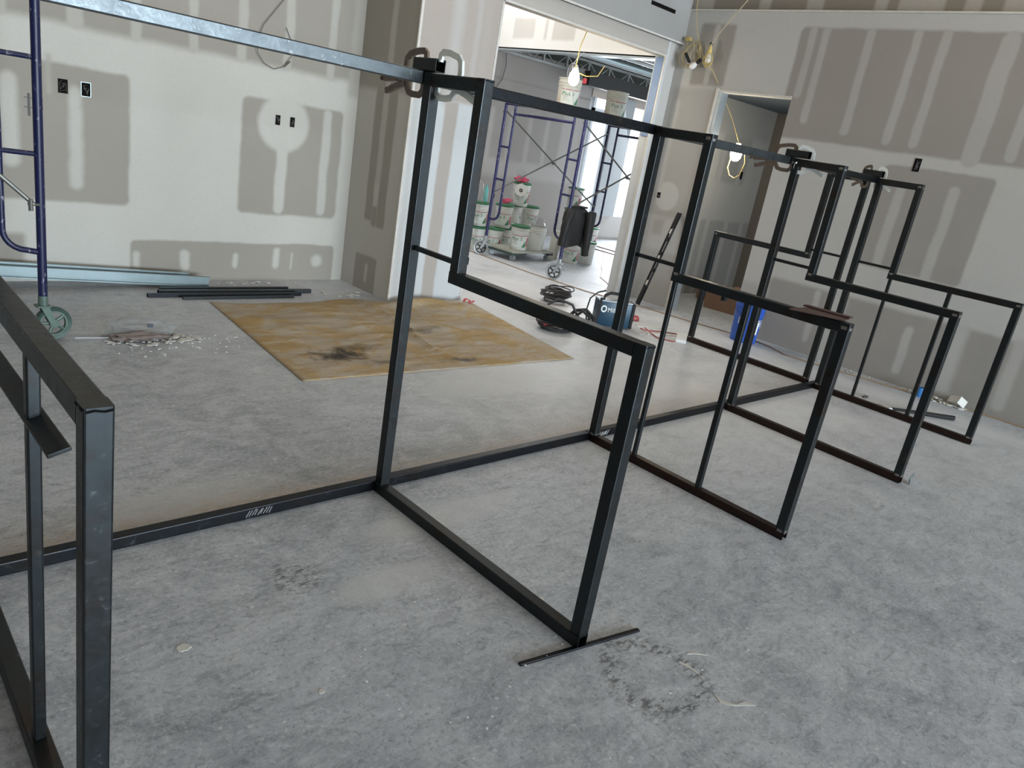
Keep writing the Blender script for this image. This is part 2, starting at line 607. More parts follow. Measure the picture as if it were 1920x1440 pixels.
M_film = plain('clear_film', (0.36, 0.38, 0.38), 0.25, 0, 0.1, 25, Alpha=0.32)
M_plate = plain('brown_plate', (0.085, 0.045, 0.04), 0.45, 0.4, 0.3, 20)
M_beam = plain('black_beam', (0.010, 0.010, 0.010), 0.6, 0.1, 0.3)
M_joist = plain('joist_grey', (0.34, 0.36, 0.355), 0.55, 0.3, 0.3, 6)
M_deck = plain('deck_green', (0.09, 0.10, 0.09), 0.7, 0, 0.3, 4)
M_filmblue = plain('blue_film', (0.20, 0.29, 0.46), 0.5, 0, 0.12, 12)
M_metalstud = plain('stud_metal', (0.42, 0.47, 0.50), 0.4, 0.6, 0.15, 12)
M_bead = plain('corner_bead', (0.62, 0.60, 0.56), 0.6, 0.2, 0.2, 14)
M_bulb = emit('lit_bulb', (1.0, 0.88, 0.66), 30.0)
M_bulboff = plain('frosted_bulb', (0.75, 0.74, 0.72), 0.3, 0, 0.05)
M_ext = plain('pale_ground', (0.72, 0.70, 0.68), 0.9, 0, 0.08, 1.0)
M_extwall = plain('pale_render', (0.82, 0.78, 0.76), 0.9, 0, 0.04, 1.0)
M_frame = plain('window_frame', (0.55, 0.60, 0.64), 0.5, 0.2, 0.08)
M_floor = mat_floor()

# ------------------------------------------------------------------ drywall finishes
H = 4.1
LW = [('r', -7, 2.3, 1.815, 5, 0, 0.03)]
for u, w in ((-0.18, 0.11), (0.22, .07), (0.63, .07), (1.02, .075), (1.42, .075), (1.83, .07), (-0.62, .07)):
    LW.append(('r', u - w / 2, u + w / 2, 1.80, 5, 0.55, 0.012))
LW += [('r', 2.02, 2.14, 1.7, 5, 0.45, 0.03),
       ('r', -7, 0.18, 0.60, 1.555, 0, 0.014),
       ('r', -0.645, -0.545, 0.83, 1.45, 0.9, 0.02), ('r', -0.23, -0.145, 0.70, 1.42, 0.85, 0.02),
       ('r', -0.37, -0.34, 1.35, 1.60, 0.35, 0.02),
       ('r', 1.05, 2.00, 0.595, 1.555, 0, 0.014),
       ('c', 1.425, 1.375, 0.235, 0.92, 0.03), ('r', 1.375, 1.475, 0.61, 1.2, 0.9, 0.014),
       ('r', 1.80, 1.885, 0.62, 1.55, 0.8, 0.014),
       ('r', 0.19, 2.02, -0.1, 0.335, 0, 0.01), ('r', -7, -0.53, 0.10, 0.355, 0, 0.02),
       ('r', 0.21, 0.26, 0.11, 0.24, 0.9, 0.015), ('r', 0.58, 0.655, 0.09, 0.26, 0.95, 0.015), ('r', 1.03, 1.075, 0.11, 0.24, 0.9, 0.012),
       ('r', 1.405, 1.465, 0.11, 0.30, 0.9, 0.015), ('r', 1.79, 1.90, 0.13, 0.24, 0.85, 0.02), ('r', 1.58, 1.60, 0.10, 0.25, 0.6, 0.01)]
M_left = drywall('taped_drywall_left', 'x', 1.0, LW)

WG = [('r', 3.0, 3.9, 1.80, 5, 0, 0.03), ('r', 3.36, 3.44, 1.0, 5, 0.55, 0.015), ('r', 3.23, 3.36, 0.62, 1.9, 0, 0.012), ('r', 3.44, 3.56, 0.66, 1.9, 0, 0.012),
      ('r', 3.36, 3.44, 0.62, 0.80, 0.0, 0.012), ('r', 3.28, 3.64, -0.1, 0.33, 0, 0.01), ('r', 3.42, 3.46, 0.08, 0.26, 0.7, 0.012)]
M_wing = drywall('taped_drywall_wing', 'y', 0.72, WG, raw=(0.36, 0.34, 0.30), white=(0.62, 0.61, 0.57))

PL = [('r', 2.0, 6, 1.80, 5, 0.18, 0.02), ('r', 2.46, 2.58, 1.75, 5, 0.5, 0.04), ('r', 2.72, 2.78, 1.9, 5, 0.4, 0.02), ('r', 2.50, 2.645, -0.1, 1.80, 0.25, 0.012),
      ('r', 2.16, 2.22, -0.1, 1.8, 0.75, 0.02), ('r', 2.36, 2.42, -0.1, 1.3, 0.8, 0.02), ('r', 2.80, 2.9, 1.9, 5, 0.25, 0.03)]
M_pillar = drywall('taped_drywall_pillar', 'x', 1.0, PL, raw=(0.37, 0.31, 0.265), white=(0.56, 0.59, 0.60))

PT = [('r', 5.50, 5.80, -1, 5, 0.45, 0.01)]
M_part = drywall('taped_drywall_partition', 'x', 0.9, PT, raw=(0.38, 0.34, 0.30), white=(0.60, 0.625, 0.635))
HD = [('r', 2.9, 5.7, 2.72, 2.80, 0.55, 0.03)]
M_head = drywall('taped_drywall_header', 'x', 0.35, HD, raw=(0.34, 0.31, 0.28), white=(0.52, 0.49, 0.45))
M_upper = drywall('taped_drywall_upper', 'x', 0.75, [('r', 5.3, 5.7, 3.2, 5, 1.0, 0.05), ('r', 3.0, 4.9, 3.3, 5, 0.4, 0.05)], raw=(0.24, 0.23, 0.22), white=(0.35, 0.345, 0.335))

R3 = [('r', -8, 1.62, 2.05, 3.085, 0, 0.015), ('r', 2.36, 2.80, 2.47, 3.10, 0.0, 0.02), ('r', 2.55, 2.62, 2.47, 3.10, 0.6, 0.012)]
for u, w, z0 in ((1.49, .075, 2.43), (1.355, .075, 2.2), (0.92, .08, 2.13), (0.495, .08, 2.10), (0.255, .08, 2.10), (-0.245, .15, 2.0), (-0.54, .09, 2.08), (-0.95, .08, 2.1), (-1.3, .08, 2.1)):
    R3.append(('r', u - w / 2, u + w / 2, z0, 3.09, 0.5, 0.012))
R3 += [('r', 2.44, 2.99, 1.02, 2.44, 0.45, 0.03), ('c', 2.76, 1.25, 0.16, 1.0, 0.02), ('r', 2.44, 2.93, -0.1, 0.62, 0.45, 0.03), ('r', 2.72, 2.86, 0.80, 0.98, 0.4, 0.03), ('r', 2.86, 2.95, 1.3, 2.3, 0.8, .02),
       ('r', -0.50, 0.44, 1.0, 1.945, 0.05, 0.012), ('r', 0.20, 0.285, 1.0, 1.80, 0.6, 0.014), ('r', -0.255, -0.165, 0.98, 1.83, 0.6, 0.014),
       ('r', -8, 1.24, -0.1, 0.675, 0.05, 0.02), ('r', 0.40, 0.585, -0.1, 0.7, 0.85, 0.03), ('r', 0.67, 0.735, 0.12, 0.66, 0.65, 0.014),
       ('r', -0.27, -0.195, 0.10, 0.56, 0.7, 0.014), ('r', -0.71, -0.585, 0.0, 0.7, 0.8, 0.03), ('r', -1.16, -1.06, 0.06, 0.7, 0.6, 0.02),
       ('r', 1.24, 1.55, 0.0, 0.55, 0.35, 0.05), ('r', -8, -1.25, 0.9, 1.95, 0.1, 0.02),
       ('c', -0.62, 0.42, 0.012, 1.0, 0.004)]
M_right = drywall('taped_drywall_right', 'y', 0.9, R3, raw=(0.31, 0.292, 0.268), white=(0.50, 0.495, 0.475))
RU = []
for a, b in ((2.75, 3.1), (2.07, 2.2), (1.5, 1.67), (0.88, 1.0), (0.38, 0.78), (0.08, 0.22), (-0.25, -0.08), (-0.9, -0.6)):
    RU.append(('r', a, b, 3.0, 5, 0.6, 0.015))
M_rup = drywall('taped_drywall_right_upper', 'y', 0.0, RU, raw=(0.25, 0.225, 0.185), white=(0.50, 0.47, 0.43))
FW = [('r', 2, 8.2, 1.22, 3.0, 0.2, 0.04)]
for u in (5.3, 5.7, 6.13, 6.55, 6.98, 7.42, 7.84, 8.26):
    FW.append(('r', u - .045, u + .045, 1.2, 2.0, 0.75, 0.03))
    FW.append(('r', u - .045, u + .045, 0.1, 0.8, 0.6, 0.03))
FW += [('r', 2, 8.7, 0.0, 0.95, 0.25, 0.05), ('r', 2, 8.8, 2.42, 2.46, 0.0, 0.01)]
M_far = drywall('taped_drywall_far', 'x', 0.75, FW, raw=(0.34, 0.315, 0.295), white=(0.50, 0.48, 0.46))
M_bulk = drywall('taped_drywall_bulkhead', 'y', 1.0, [('r', 4.6, 5.15, 2.85, 3.1, 0.2, 0.02), ('r', 5.35, 5.75, 2.85, 3.1, 0.3, 0.02), ('r', 6.6, 6.9, 2.9, 3.4, 0.2, 0.02), ('r', 5.0, 5.1, 2.8, 3.3, 1.0, .01)],
                 raw=(0.52, 0.50, 0.47), white=(0.74, 0.74, 0.72))
R2 = [('r', 6.9, 8.2, -0.1, 1.0, 0.15, 0.02), ('r', 5.7, 6.8, -0.1, 1.5, 0.8, 0.1), ('r', 7.0, 7.7, 1.5, 2.1, 0.2, .03), ('r', 6.8, 8.2, 2.1, 2.6, 0.3, 0.05)]
for u in (7.08, 7.55, 7.95):
    R2.append(('r', u - .05, u + .05, 0.0, 2.0, 0.7, 0.02))
M_room2 = drywall('taped_drywall_store', 'x', 0.75, R2, raw=(0.33, 0.335, 0.33), white=(0.52, 0.53, 0.51))
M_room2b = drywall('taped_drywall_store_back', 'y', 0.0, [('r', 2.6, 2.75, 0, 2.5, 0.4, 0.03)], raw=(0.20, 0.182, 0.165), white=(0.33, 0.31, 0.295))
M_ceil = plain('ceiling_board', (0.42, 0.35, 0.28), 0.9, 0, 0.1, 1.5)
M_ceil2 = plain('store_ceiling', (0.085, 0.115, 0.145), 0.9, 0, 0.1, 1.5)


# ------------------------------------------------------------------ setting
def wall(name, a, b, mat):
    return struct(MB().box(a, b).build(name, mat))


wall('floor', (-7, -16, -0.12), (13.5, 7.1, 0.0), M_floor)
wall('ceiling', (-7, -16, H), (13.5, 8.2, H + 0.1), M_ceil)
wall('wall_left', (-7, 3.86, 0), (2.14, 4.0, H), M_left)
wall('wall_west', (-7.1, -16, 0), (-7, 4.0, H), plain('dark_sheathing', (0.07, 0.065, 0.06), 0.9))
wall('wall_south', (-7, -16.1, 0), (-3, -16, H), M_ceil)
# projecting pier between the left wall and the opening; its west flank is the wing wall
wall('wall_wing', (2.13, 3.05, 0), (2.20, 3.86, H), M_wing)
wall('wall_pier', (2.134, 3.04, 0), (3.0, 3.19, H), M_pillar)
wall('wall_header', (3.0, 3.04, 2.72), (5.47, 3.19, H), M_head)
wall('wall_partition', (5.47, 3.04, 0), (8.2, 3.19, H), M_part)
wall('wall_soffit', (2.9, 2.985, 2.885), (5.66, 3.04, H), M_upper)
# right wall with the doorway y 1.54 .. 2.42
m = MB()
m.box((5.66, -16, 0), (5.80, 1.54, 3.235))
m.box((5.66, 1.54, 2.44), (5.80, 2.42, 3.235))
m.box((5.66, 2.42, 0), (5.80, 3.04, 3.235))
struct(m.build('wall_right', M_right))
wall('wall_right_upper', (5.72, -16, 3.235), (5.86, 3.04, H), M_rup)
# store room behind the doorway
struct(MB().box((5.80, 3.02, 0), (8.2, 3.04, 2.5)).build('wall_storeroom', M_room2))
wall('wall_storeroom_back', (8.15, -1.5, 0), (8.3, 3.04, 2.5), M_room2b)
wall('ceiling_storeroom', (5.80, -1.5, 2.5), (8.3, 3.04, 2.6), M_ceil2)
# lobby beyond the opening
wall('wall_lobby', (1.5, 7.0, 0), (8.80, 7.15, 2.90), M_far)
wall('wall_lobby_west', (1.6, 4.0, 0), (1.7, 7.0, H), M_far)
wall('wall_bulkhead', (5.60, 3.19, 2.72), (5.74, 7.0, H), M_bulk)
wall('wall_sill', (8.80, 6.98, 0), (13.4, 7.12, 0.46), M_far)
wall('wall_lobby_east', (13.3, 3.0, 0), (13.4, 7.1, H), M_far)
wall('wall_lobby_column', (9.40, 6.92, 0.46), (9.98, 7.12, 2.6), plain('grey_cladding', (0.40, 0.43, 0.45), 0.7, 0, 0.08, 3))
wall('wall_window_head', (8.8, 6.98, 2.50), (13.4, 7.12, 2.72), plain('pale_soffit', (0.52, 0.46, 0.41), 0.8, 0, 0.06, 3))
wall('trim_1', (5.60, 3.19, 2.70), (5.745, 7.0, 2.735), M_metalstud)
wall('trim_2', (8.86, 6.96, 0.46), (8.92, 7.1, 2.5), M_frame)
wall('trim_3', (9.28, 6.95, 0.46), (9.40, 7.1, 2.5), M_frame)
wall('trim_4', (8.86, 6.96, 2.28), (9.4, 7.0, 2.33), M_frame)
wall('trim_5', (5.455, 3.065, 1.86), (5.469, 3.165, 2.705), M_filmblue)
wall('trim_6', (5.458, 3.04, 0), (5.4695, 3.062, 2.72), M_bead)
wall('trim_7', (2.985, 3.034, 2.712), (5.47, 3.042, 2.73), M_bead)
wall('trim_8', (2.125, 3.034, 0), (2.15, 3.05, H), M_bead)
wall('trim_9', (2.98, 3.034, 0), (3.004, 3.05, H), M_bead)
wall('trim_10', (2.99, 2.98, 2.872), (5.655, 2.992, 2.89), M_bead)
wall('trim_11', (5.646, 2.395, 0), (5.80, 2.424, 2.46), M_bead)
wall('trim_12', (5.655, 2.355, 0.0), (5.79, 2.394, 2.44), M_metalstud)
wall('trim_13', (5.652, 1.54, 2.425), (5.79, 2.40, 2.445), M_bead)
wall('trim_14', (5.64, -6.0, 3.222), (5.665, 3.03, 3.238), M_bead)
wall('window_1', (8.92, 7.03, 0.46), (9.28, 7.036, 2.5), NT('window_glass').set(0.02, 0, 0.5, Alpha=0.12).m)
wall('window_2', (9.98, 7.03, 0.46), (13.3, 7.036, 2.5), bpy.data.materials['window_glass'])
# outside
wall('ground', (-2, 7.15, -0.2), (40, 45, -0.1), M_ext)
wall('wall_outside', (12.5, 12.0, -0.1), (24, 12.3, 4.6), M_extwall)
wall('trim_15', (8.4, 3.3, 0.0), (8.44, 6.9, 0.012), plain('threshold_rust', (0.22, 0.13, 0.10), 0.7, 0.2, 0.3))
wall('trim_16', (8.75, 3.3, 0.0), (8.79, 6.9, 0.014), bpy.data.materials['threshold_rust'])
wall('baseboard_far', (8.8, 6.965, 0.0), (13.3, 6.98, 0.05), plain('curb', (0.3, 0.28, 0.26), 0.8))

# lobby ceiling structure
wall('wall_lobby_upper', (1.5, 7.16, 2.70), (13.5, 7.3, H), M_deck)
wall('trim_17', (8.0, 6.4, 2.60), (13.2, 6.55, 2.82), M_beam)
struct(MB().box((5.75, 3.2, 3.72), (13.3, 7.2, 3.76)).build('ceiling_deck', M_deck))


def joist(y, z0, z1, x0=6.0, x1=13.0):
    m = MB()
    m.box((x0, y - .03, z0), (x1, y + .03, z0 + .035))
    m.box((x0, y - .03, z1 - .035), (x1, y + .03, z1))
    n = int((x1 - x0) / 0.55)
    for i in range(n):
        a = x0 + i * 0.55
        m.tube([(a, y, z0 + .02), (a + .275, y, z1 - .02), (a + .55, y, z0 + .02)], 0.011, 6)
        m.box((a + .26, y - .02, z0), (a + .29, y + .02, z1))
    return tag(m.build('roof_joist', M_joist), 'grey open web steel joist under the lobby roof', 'joist', 'open web joists over the lobby')


JL = ['nearest the opening', 'second from the opening', 'third from the opening', 'next to the far lobby wall']
for i, (y, za, zb) in enumerate(((4.3, 3.0, 3.32), (5.3, 3.0, 3.32), (6.2, 2.96, 3.24), (6.9, 2.80, 3.04))):
    j = joist(y, za, zb)
    j['label'] = 'grey open web steel joist under the lobby roof, ' + JL[i]
j = tag(MB().tube([(5.9, 6.2, 3.02), (13.0, 6.2, 3.02)], 0.055, 12).build('duct_pipe', M_galv, smooth=True), 'round galvanized pipe running under the lobby joists', 'pipe')
MB().box((7.5, 6.195, 3.05), (7.51, 6.205, 3.73)).build('hanger_rod', M_joist, j)
j = tag(MB().tube([(5.9, 5.2, 2.95), (13.0, 5.2, 2.95)], 0.03, 10).build('sprinkler_pipe', M_joist, smooth=True), 'thin grey sprinkler pipe hung below the lobby joists', 'pipe')
MB().box((7.5, 5.195, 2.97), (7.51, 5.205, 3.73)).build('hanger_rod', M_joist, j)

# ------------------------------------------------------------------ steel frames
T = 0.047
D_, SH, HH, BB = 1.256, 1.085, 1.774, 0.354


def make_frame(x, label, rot=(0, 0, 0), y=0.0, sy=-1, mid=None, thin=None, lugs=()):
    e = thing('welded_divider', label, 'frame', (x, y, 0), 0, 'welded steel divider frames')
    e.rotation_euler = rot
    c = T / 2

    def P(yy, z):
        return (c, sy * yy, z)

    def part(name, p0, p1, w=T, h=T, up=(0, 0, 1)):
        return MB().rtube(p0, p1, w, h, up, cap=name not in ('bottom_bar',)).build(name, M_redsteel if (name == 'bottom_bar' and x > 1) else M_steel, e)
    ux = (1, 0, 0)
    part('back_post', P(c, T), P(c, HH), up=ux)
    part('bottom_bar', P(0, c), P(D_, c), up=ux)
    part('front_post', P(D_ - c, T), P(D_ - c, SH), up=ux)
    part('arm_bar', P(D_ - T, SH - c), P(BB - T, SH - c), up=ux)
    part('upper_post', P(BB - c, SH), P(BB - c, HH), up=ux)
    part('top_bar', P(BB - T, HH - c), P(T, HH - c), up=ux)
    MB().box((c - .008, min(sy * T, sy * (BB - T)), SH + .022), (c + .008, max(sy * T, sy * (BB - T)), SH + .042), 0.002).build('crossbar', M_steel, e)
    if mid:
        part('middle_post', P(mid, T), P(mid, SH - T), 0.03, 0.027, ux)
    if thin:
        part('inner_post', P(thin, T), P(thin, SH - T), 0.024, 0.022, ux)
    # ground weld seams at the corners
    near = x < 1.0
    for i, (yy, z) in enumerate(((D_ - c, SH - c), (D_ - c, T), (BB - c, SH - c * .3), (BB - c, HH - c), (c, T))):
        random.seed(int(yy * 1000 + z * 77 + x * 10))
        mt = Matrix.Translation(P(yy, z))
        m = MB()
        w = .5 * T + .0009
        if near:
            z0 = .017 if i in (0, 3) else 0.0
            pts = [(-w + .004, -w, z0), (-w * .3, -w, z0 + .002), (w * .3, -w, z0 - .001), (w - .004, -w, z0 + .001)]
            m.tube([mt @ Vector(q) for q in pts], 0.0022, 6)
            m.tube([mt @ Vector((-w, q[0], q[2])) for q in pts], 0.0022, 6)
        else:
            m.box((-w, -.017, -.009), (w, .017, .013), 0.006, mt)
            m.box((-.016, -w, -.012), (.014, w, .010), 0.006, mt)
        m.build('weld_seam', M_rail if near else M_weld, e)
    for yy, z, s in lugs:
        mt = Matrix.Translation(P(yy, z))
        MB().box((-.012 + s[0], -.012 + s[1], -.014), (.012 + s[0], .012 + s[1], .014), 0.003, mt).build('weld_lug', M_steel, e)
    return e


make_frame(-1.503, 'nearest steel frame, cut by the left edge, with a flat bar across it', (0, 0.012, -0.012), -0.01, mid=0.79)
make_frame(-0.003, 'steel frame with open rectangle in the foreground centre, standing on a shim bar', (0, 0, -0.003), -0.006,
           lugs=((BB - T / 2, SH + .045, (.026, 0)),))
make_frame(1.490, 'steel frame with two thin posts inside and a brown plate on its arm', (0.005, -0.004, 0.003), 0.008, mid=0.752, thin=0.325,
           lugs=((0.62, SH - T - .008, (0, 0)),))
make_frame(3.000, 'plain steel frame third along the base rail, small offcut under its foot', (0, 0.005, -0.025), -0.012)
make_frame(4.458, 'farthest steel frame toward the viewer side, beside the hammer on the floor', (-0.004, 0.010, -0.008), 0.0, mid=0.775, thin=0.33)
make_frame(4.52, 'mirrored steel frame reaching back toward the blue bucket', (0.003, 0.012, 0.008), T + 0.045, sy=1)

# rails
m = MB()
m.rtube((-5.2, T / 2, T / 2), (1.49, T / 2, T / 2), T, T)
tag(m.build('floor_beam', M_rail), 'long dusty steel tube on the floor from the left edge to the second frame', 'rail', 'floor rails joining the frames')
m = MB()
m.rtube((1.50, T / 2, T / 2), (4.55, T / 2, T / 2), T, T)
tag(m.build('floor_beam', M_rail), 'dusty steel floor tube running from the two post frame to the farthest frame', 'rail', 'floor rails joining the frames')
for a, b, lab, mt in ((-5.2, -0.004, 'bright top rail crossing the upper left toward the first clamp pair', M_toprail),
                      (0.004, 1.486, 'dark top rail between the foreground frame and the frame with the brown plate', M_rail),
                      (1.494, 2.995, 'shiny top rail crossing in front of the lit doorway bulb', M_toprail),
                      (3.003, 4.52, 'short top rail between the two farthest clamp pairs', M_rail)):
    m = MB()
    m.rtube((a, T / 2, HH - T / 2 + .006), (b, T / 2, HH - T / 2 + .006), T, T)
    tag(m.build('top_beam', mt), lab, 'rail', 'top rails joining the frames')
# chalk marks written on the base rail
for (x0, col) in ((-0.60, M_wirew), (1.56, M_white)):
    m = MB()
    random.seed(int(x0 * 100))
    for k in range(9):
        a = x0 + k * 0.012
        m.tube([(a, -.001, .010 + random.random() * .006), (a + .010 + random.random() * .01, -.001, .036 + random.random() * .006)], 0.0013, 4)
    tag(m.build('chalk_mark', col), 'blue grey chalk scribble on the base rail, left of the foreground frame' if x0 < 0 else 'white chalk scribble on the base rail beside the second frame', 'mark')


# splice blocks + locking clamps (in the y-z plane)
def block(x, y0, y1, lab):
    m = MB()
    m.rtube((x + T / 2, y0, HH + .029), (x + T / 2, y1, HH + .029), T, T)
    return tag(m.build('splice_block', M_steel), lab, 'block', 'clamped splice blocks on the top rail')


block(0.0, -0.065, 0.078, 'short black tube block clamped over the foreground frame')
block(2.985, -0.115, 0.042, 'short black tube block clamped over the third frame')
block(4.455, -0.03, 0.12, 'short black tube block clamped over the farthest frame pair')


def make_clamp(mat, lab):
    e = thing('locking_clamp', lab, 'clamp', (0, 0, 0), 0, 'locking clamps on the top rail')
    path = [(-.000, 1.826), (-.001, 1.842), (-.014, 1.852), (-.055, 1.850), (-.105, 1.838), (-.122, 1.822), (-.128, 1.785), (-.124, 1.758)]
    MB().tube([(0, a, z) for a, z in path], 1, flat=(0.023, 0.011, (1, 0, 0)), closed=False).build('fixed_jaw', mat, e)
    path = [(-.124, 1.750), (-.108, 1.722), (-.090, 1.698), (-.060, 1.692), (-.022, 1.692), (-.004, 1.704), (.001, 1.722), (-.001, 1.748)]
    m = MB().tube([(0, a, z) for a, z in path], 1, flat=(0.024, 0.011, (1, 0, 0)))
    m.build('moving_jaw', mat, e)
    for z, nm in ((1.822, 'swivel_pad'), (1.748, 'swivel_pad')):
        MB().lathe([(0.0, -.005), (.011, -.005), (.011, .004), (.0, .004)], 12, (0, 0, z)).build(nm, mat, e, smooth=True)
    m = MB()
    m.tube([(0, -.118, 1.750), (0, -.150, 1.750), (0, -.185, 1.747), (0, -.245, 1.742), (0, -.262, 1.740)], 1, flat=(0.026, 0.018, (1, 0, 0)))
    m.build('upper_handle', mat, e)
    m = MB()
    m.tube([(0, -.116, 1.728), (0, -.150, 1.722), (0, -.185, 1.712), (0, -.225, 1.697), (0, -.246, 1.692)], 1, flat=(0.023, 0.016, (1, 0, 0)))
    m.build('lower_handle', mat, e)
    m = MB()
    m.tube([(0, -.255, 1.741), (0, -.280, 1.739)], 0.006, 8)
    m.tube([(0, -.280, 1.739), (0, -.288, 1.7385)], 0.010, 10)
    m.build('adjusting_screw', mat, e, smooth=True)
    m = MB()
    for a, z in ((-.135, 1.745), (-.150, 1.732), (-.172, 1.738)):
        m.tube([(-.010, a, z), (.010, a, z)], 0.0045, 8)
    m.build('rivet', mat, e, smooth=True)
    return e


cl = make_clamp(M_clampl, 'bright plated clamp hooked over the foreground frame block')
cl.location = (0.024, -0.062, 0.0)
cd = make_clamp(M_clampd, 'brown stained clamp left of the foreground frame post')
cd.location = (0.024, 0.028, 0.0)
cd.rotation_euler = (0, 0, PI)
cd2 = dup(cd, (3.015, -0.008, 0.0), PI + .05, 'dark clamp facing the doorway bulb on the third frame')
cd2.scale = (1, 1.05, 1)
cl2 = dup(cl, (3.015, -0.035, 0.0), 0.3, 'small bright clamp under the right side of the third frame block')
cl2.scale = (1, .75, 1)
dup(cd, (4.49, 0.075, 0.0), PI - .1, 'dark clamp on the farthest frame block').scale = (1, .5, 1)
dup(cl, (4.505, 0.02, 0.0), .1, 'bright clamp on the farthest frame block').scale = (.8, .5, 1)

# plates, offcuts and loose steel
z = SH + .0015
m = MB().poly([(1.37, -1.02, z), (1.49, -1.225, z), (1.572, -1.21, z), (1.548, -1.02, z)], .005, (0, 0, 1))
tag(m.build('steel_plate', M_plate), 'thin red brown steel plate lying on the arm of the second frame', 'plate')
z += .0052
m = MB().poly([(1.545, -1.00, z), (1.556, -1.215, z), (1.604, -1.212, z), (1.592, -1.00, z)], .006, (0, 0, 1))
tag(m.build('steel_plate', M_plate), 'upper brown plate strip on the second frame arm, overlapping the lower plate', 'plate')
# flat bar across the near frame
o = tag(MB().box((-.0045, -.45, -.020), (.0045, .55, .024), 0.002).build('flat_bar', M_steel), 'flat brown steel bar fixed across the nearest frame with a rounded end', 'bar')
o.location = (-1.478, -0.545, 0.885)
o.rotation_euler = (0, 1.30, 0)
o = tag(MB().box((-.26, -.008, 0), (.26, .008, 0.008), 0.0015).build('shim_bar', M_rail), 'thin steel bar lying on the floor under the foreground frame corner', 'bar')
o.location = (0.022, -1.262, 0.0)
o.rotation_euler = (0, 0, -0.19)
m = MB()
m.tube([(0, -0.02, .014), (.05, 0.0, .016), (.10, .006, .024), (.13, .004, .036)], 1, flat=(0.028, 0.003, (0, 1, 0)))
o = tag(m.build('steel_offcut', M_galv), 'small bent grey steel offcut poking out under the third frame foot', 'offcut')
o.location = (3.02, -1.295, 0.0)
LT = [((0.15, 3.345), (1.40, 3.30), .030, 'bluish tube lying nearest the drop cloth in the loose pile'),
      ((0.26, 3.44), (1.54, 3.385), .034, 'loose black tube with its end showing nearest the pier'),
      ((0.30, 3.53), (1.38, 3.50), .028, 'loose black tube lying closest to the left wall'),
      ((0.38, 3.255), (1.30, 3.235), .022, 'thin loose tube in front of the loose pile')]
for (a, b, s, lab) in LT:
    m = MB().rtube((a[0], a[1], s / 2), (b[0], b[1], s / 2), s, s, bev=.003)
    tag(m.build('loose_tube', M_rail if s == .030 else M_steel), lab, 'tube', 'loose steel tubes on the floor by the left wall')
for (p0, p1, lab) in (((-2.4, 3.70, .17), (0.74, 3.645, .0), 'galvanized stud lying along the left wall, front one with bright lip'),
                     ((-2.5, 3.76, .20), (0.60, 3.72, .018), 'galvanized stud behind the front one along the left wall')):
    m = MB()
    p0, p1 = Vector(p0), Vector(p1)
    dd = (p1 - p0).normalized()
    sd = Vector((0, -1, 0))
    u = Vector((0, 0, 1))
    m.poly([p0, p1, p1 + u * .085, p0 + u * .085], .0015, -sd)
    m.poly([p0, p1, p1 + sd * .034, p0 + sd * .034], .0015, u)
    m.poly([p0 + u * .0835, p1 + u * .0835, p1 + u * .0835 + sd * .034, p0 + u * .0835 + sd * .034], .0015, u)
    m.poly([p0 + sd * .0325, p1 + sd * .0325, p1 + sd * .0325 + u * .010, p0 + sd * .0325 + u * .010], .0015, sd)
    o = tag(m.build('steel_stud', M_galv), lab, 'stud', 'galvanized studs along the left wall')


# ------------------------------------------------------------------ drop cloth
def mat_cloth():
    t = NT('canvas_drop_cloth')
    p = t.coords()
    a = t.noise(p, 3.0, 6, 0.65, dist=0.8)
    b = t.noise(p, 7.0, 6, 0.7, stretch=(0.5, 1.9, 1, 0.5))
    f = t.noise(p, 90, 3, 0.6)
    c = t.mix(t.ramp(a, 0.40, 0.58), (0.43, 0.305, 0.15), (0.44, 0.37, 0.285))
    c = t.mix(t.math('MULTIPLY', t.ramp(b, 0.50, 0.66), 0.75), c, (0.53, 0.49, 0.43))
    b2 = t.noise(p, 16.0, 8, 0.78, stretch=(0.5, 1.8, 1, 0.55), dist=0.7)
    c = t.mix(t.math('MULTIPLY', t.ramp(b2, 0.56, 0.70), 0.35), c, (0.25, 0.19, 0.12))
    c = t.mix(t.math('MULTIPLY', t.ramp(b2, 0.46, 0.34), 0.35), c, (0.60, 0.52, 0.38))
    c = t.mix(t.math('MULTIPLY', t.ramp(f, 0.5, 0.8), 0.25), c, (0.24, 0.17, 0.10))
    for cx, cy, rx, ry, k in ((0.86, 1.74, .30, .17, .95), (1.06, 1.86, .30, .10, .6), (1.68, 1.42, .25, .07, .75), (1.78, 2.10, .30, .10, .5), (1.05, 1.52, .2, .08, .5)):
        d = t.n('ShaderNodeVectorMath', operation='MULTIPLY', inp={0: t.n('ShaderNodeVectorMath', operation='SUBTRACT', inp={0: p, 1: (cx, cy, 0)}).outputs[0], 1: (1 / rx, 1 / ry, 0)}).outputs[0]
        ln = t.n('ShaderNodeVectorMath', operation='LENGTH', inp={0: d}).outputs['Value']
        mk = t.ramp(t.math('ADD', ln, t.math('MULTIPLY', t.noise(p, 9, 5, 0.7), 2.2)), 2.1, 1.15)
        c = t.mix(t.math('MULTIPLY', mk, k), c, (0.035, 0.032, 0.03))
    t.color(c).set(0.9, 0, 0.2)
    t.bump(t.math('ADD', t.math('ADD', b, b2), t.math('MULTIPLY', f, .3)), 0.45, 0.008)
    return t.m


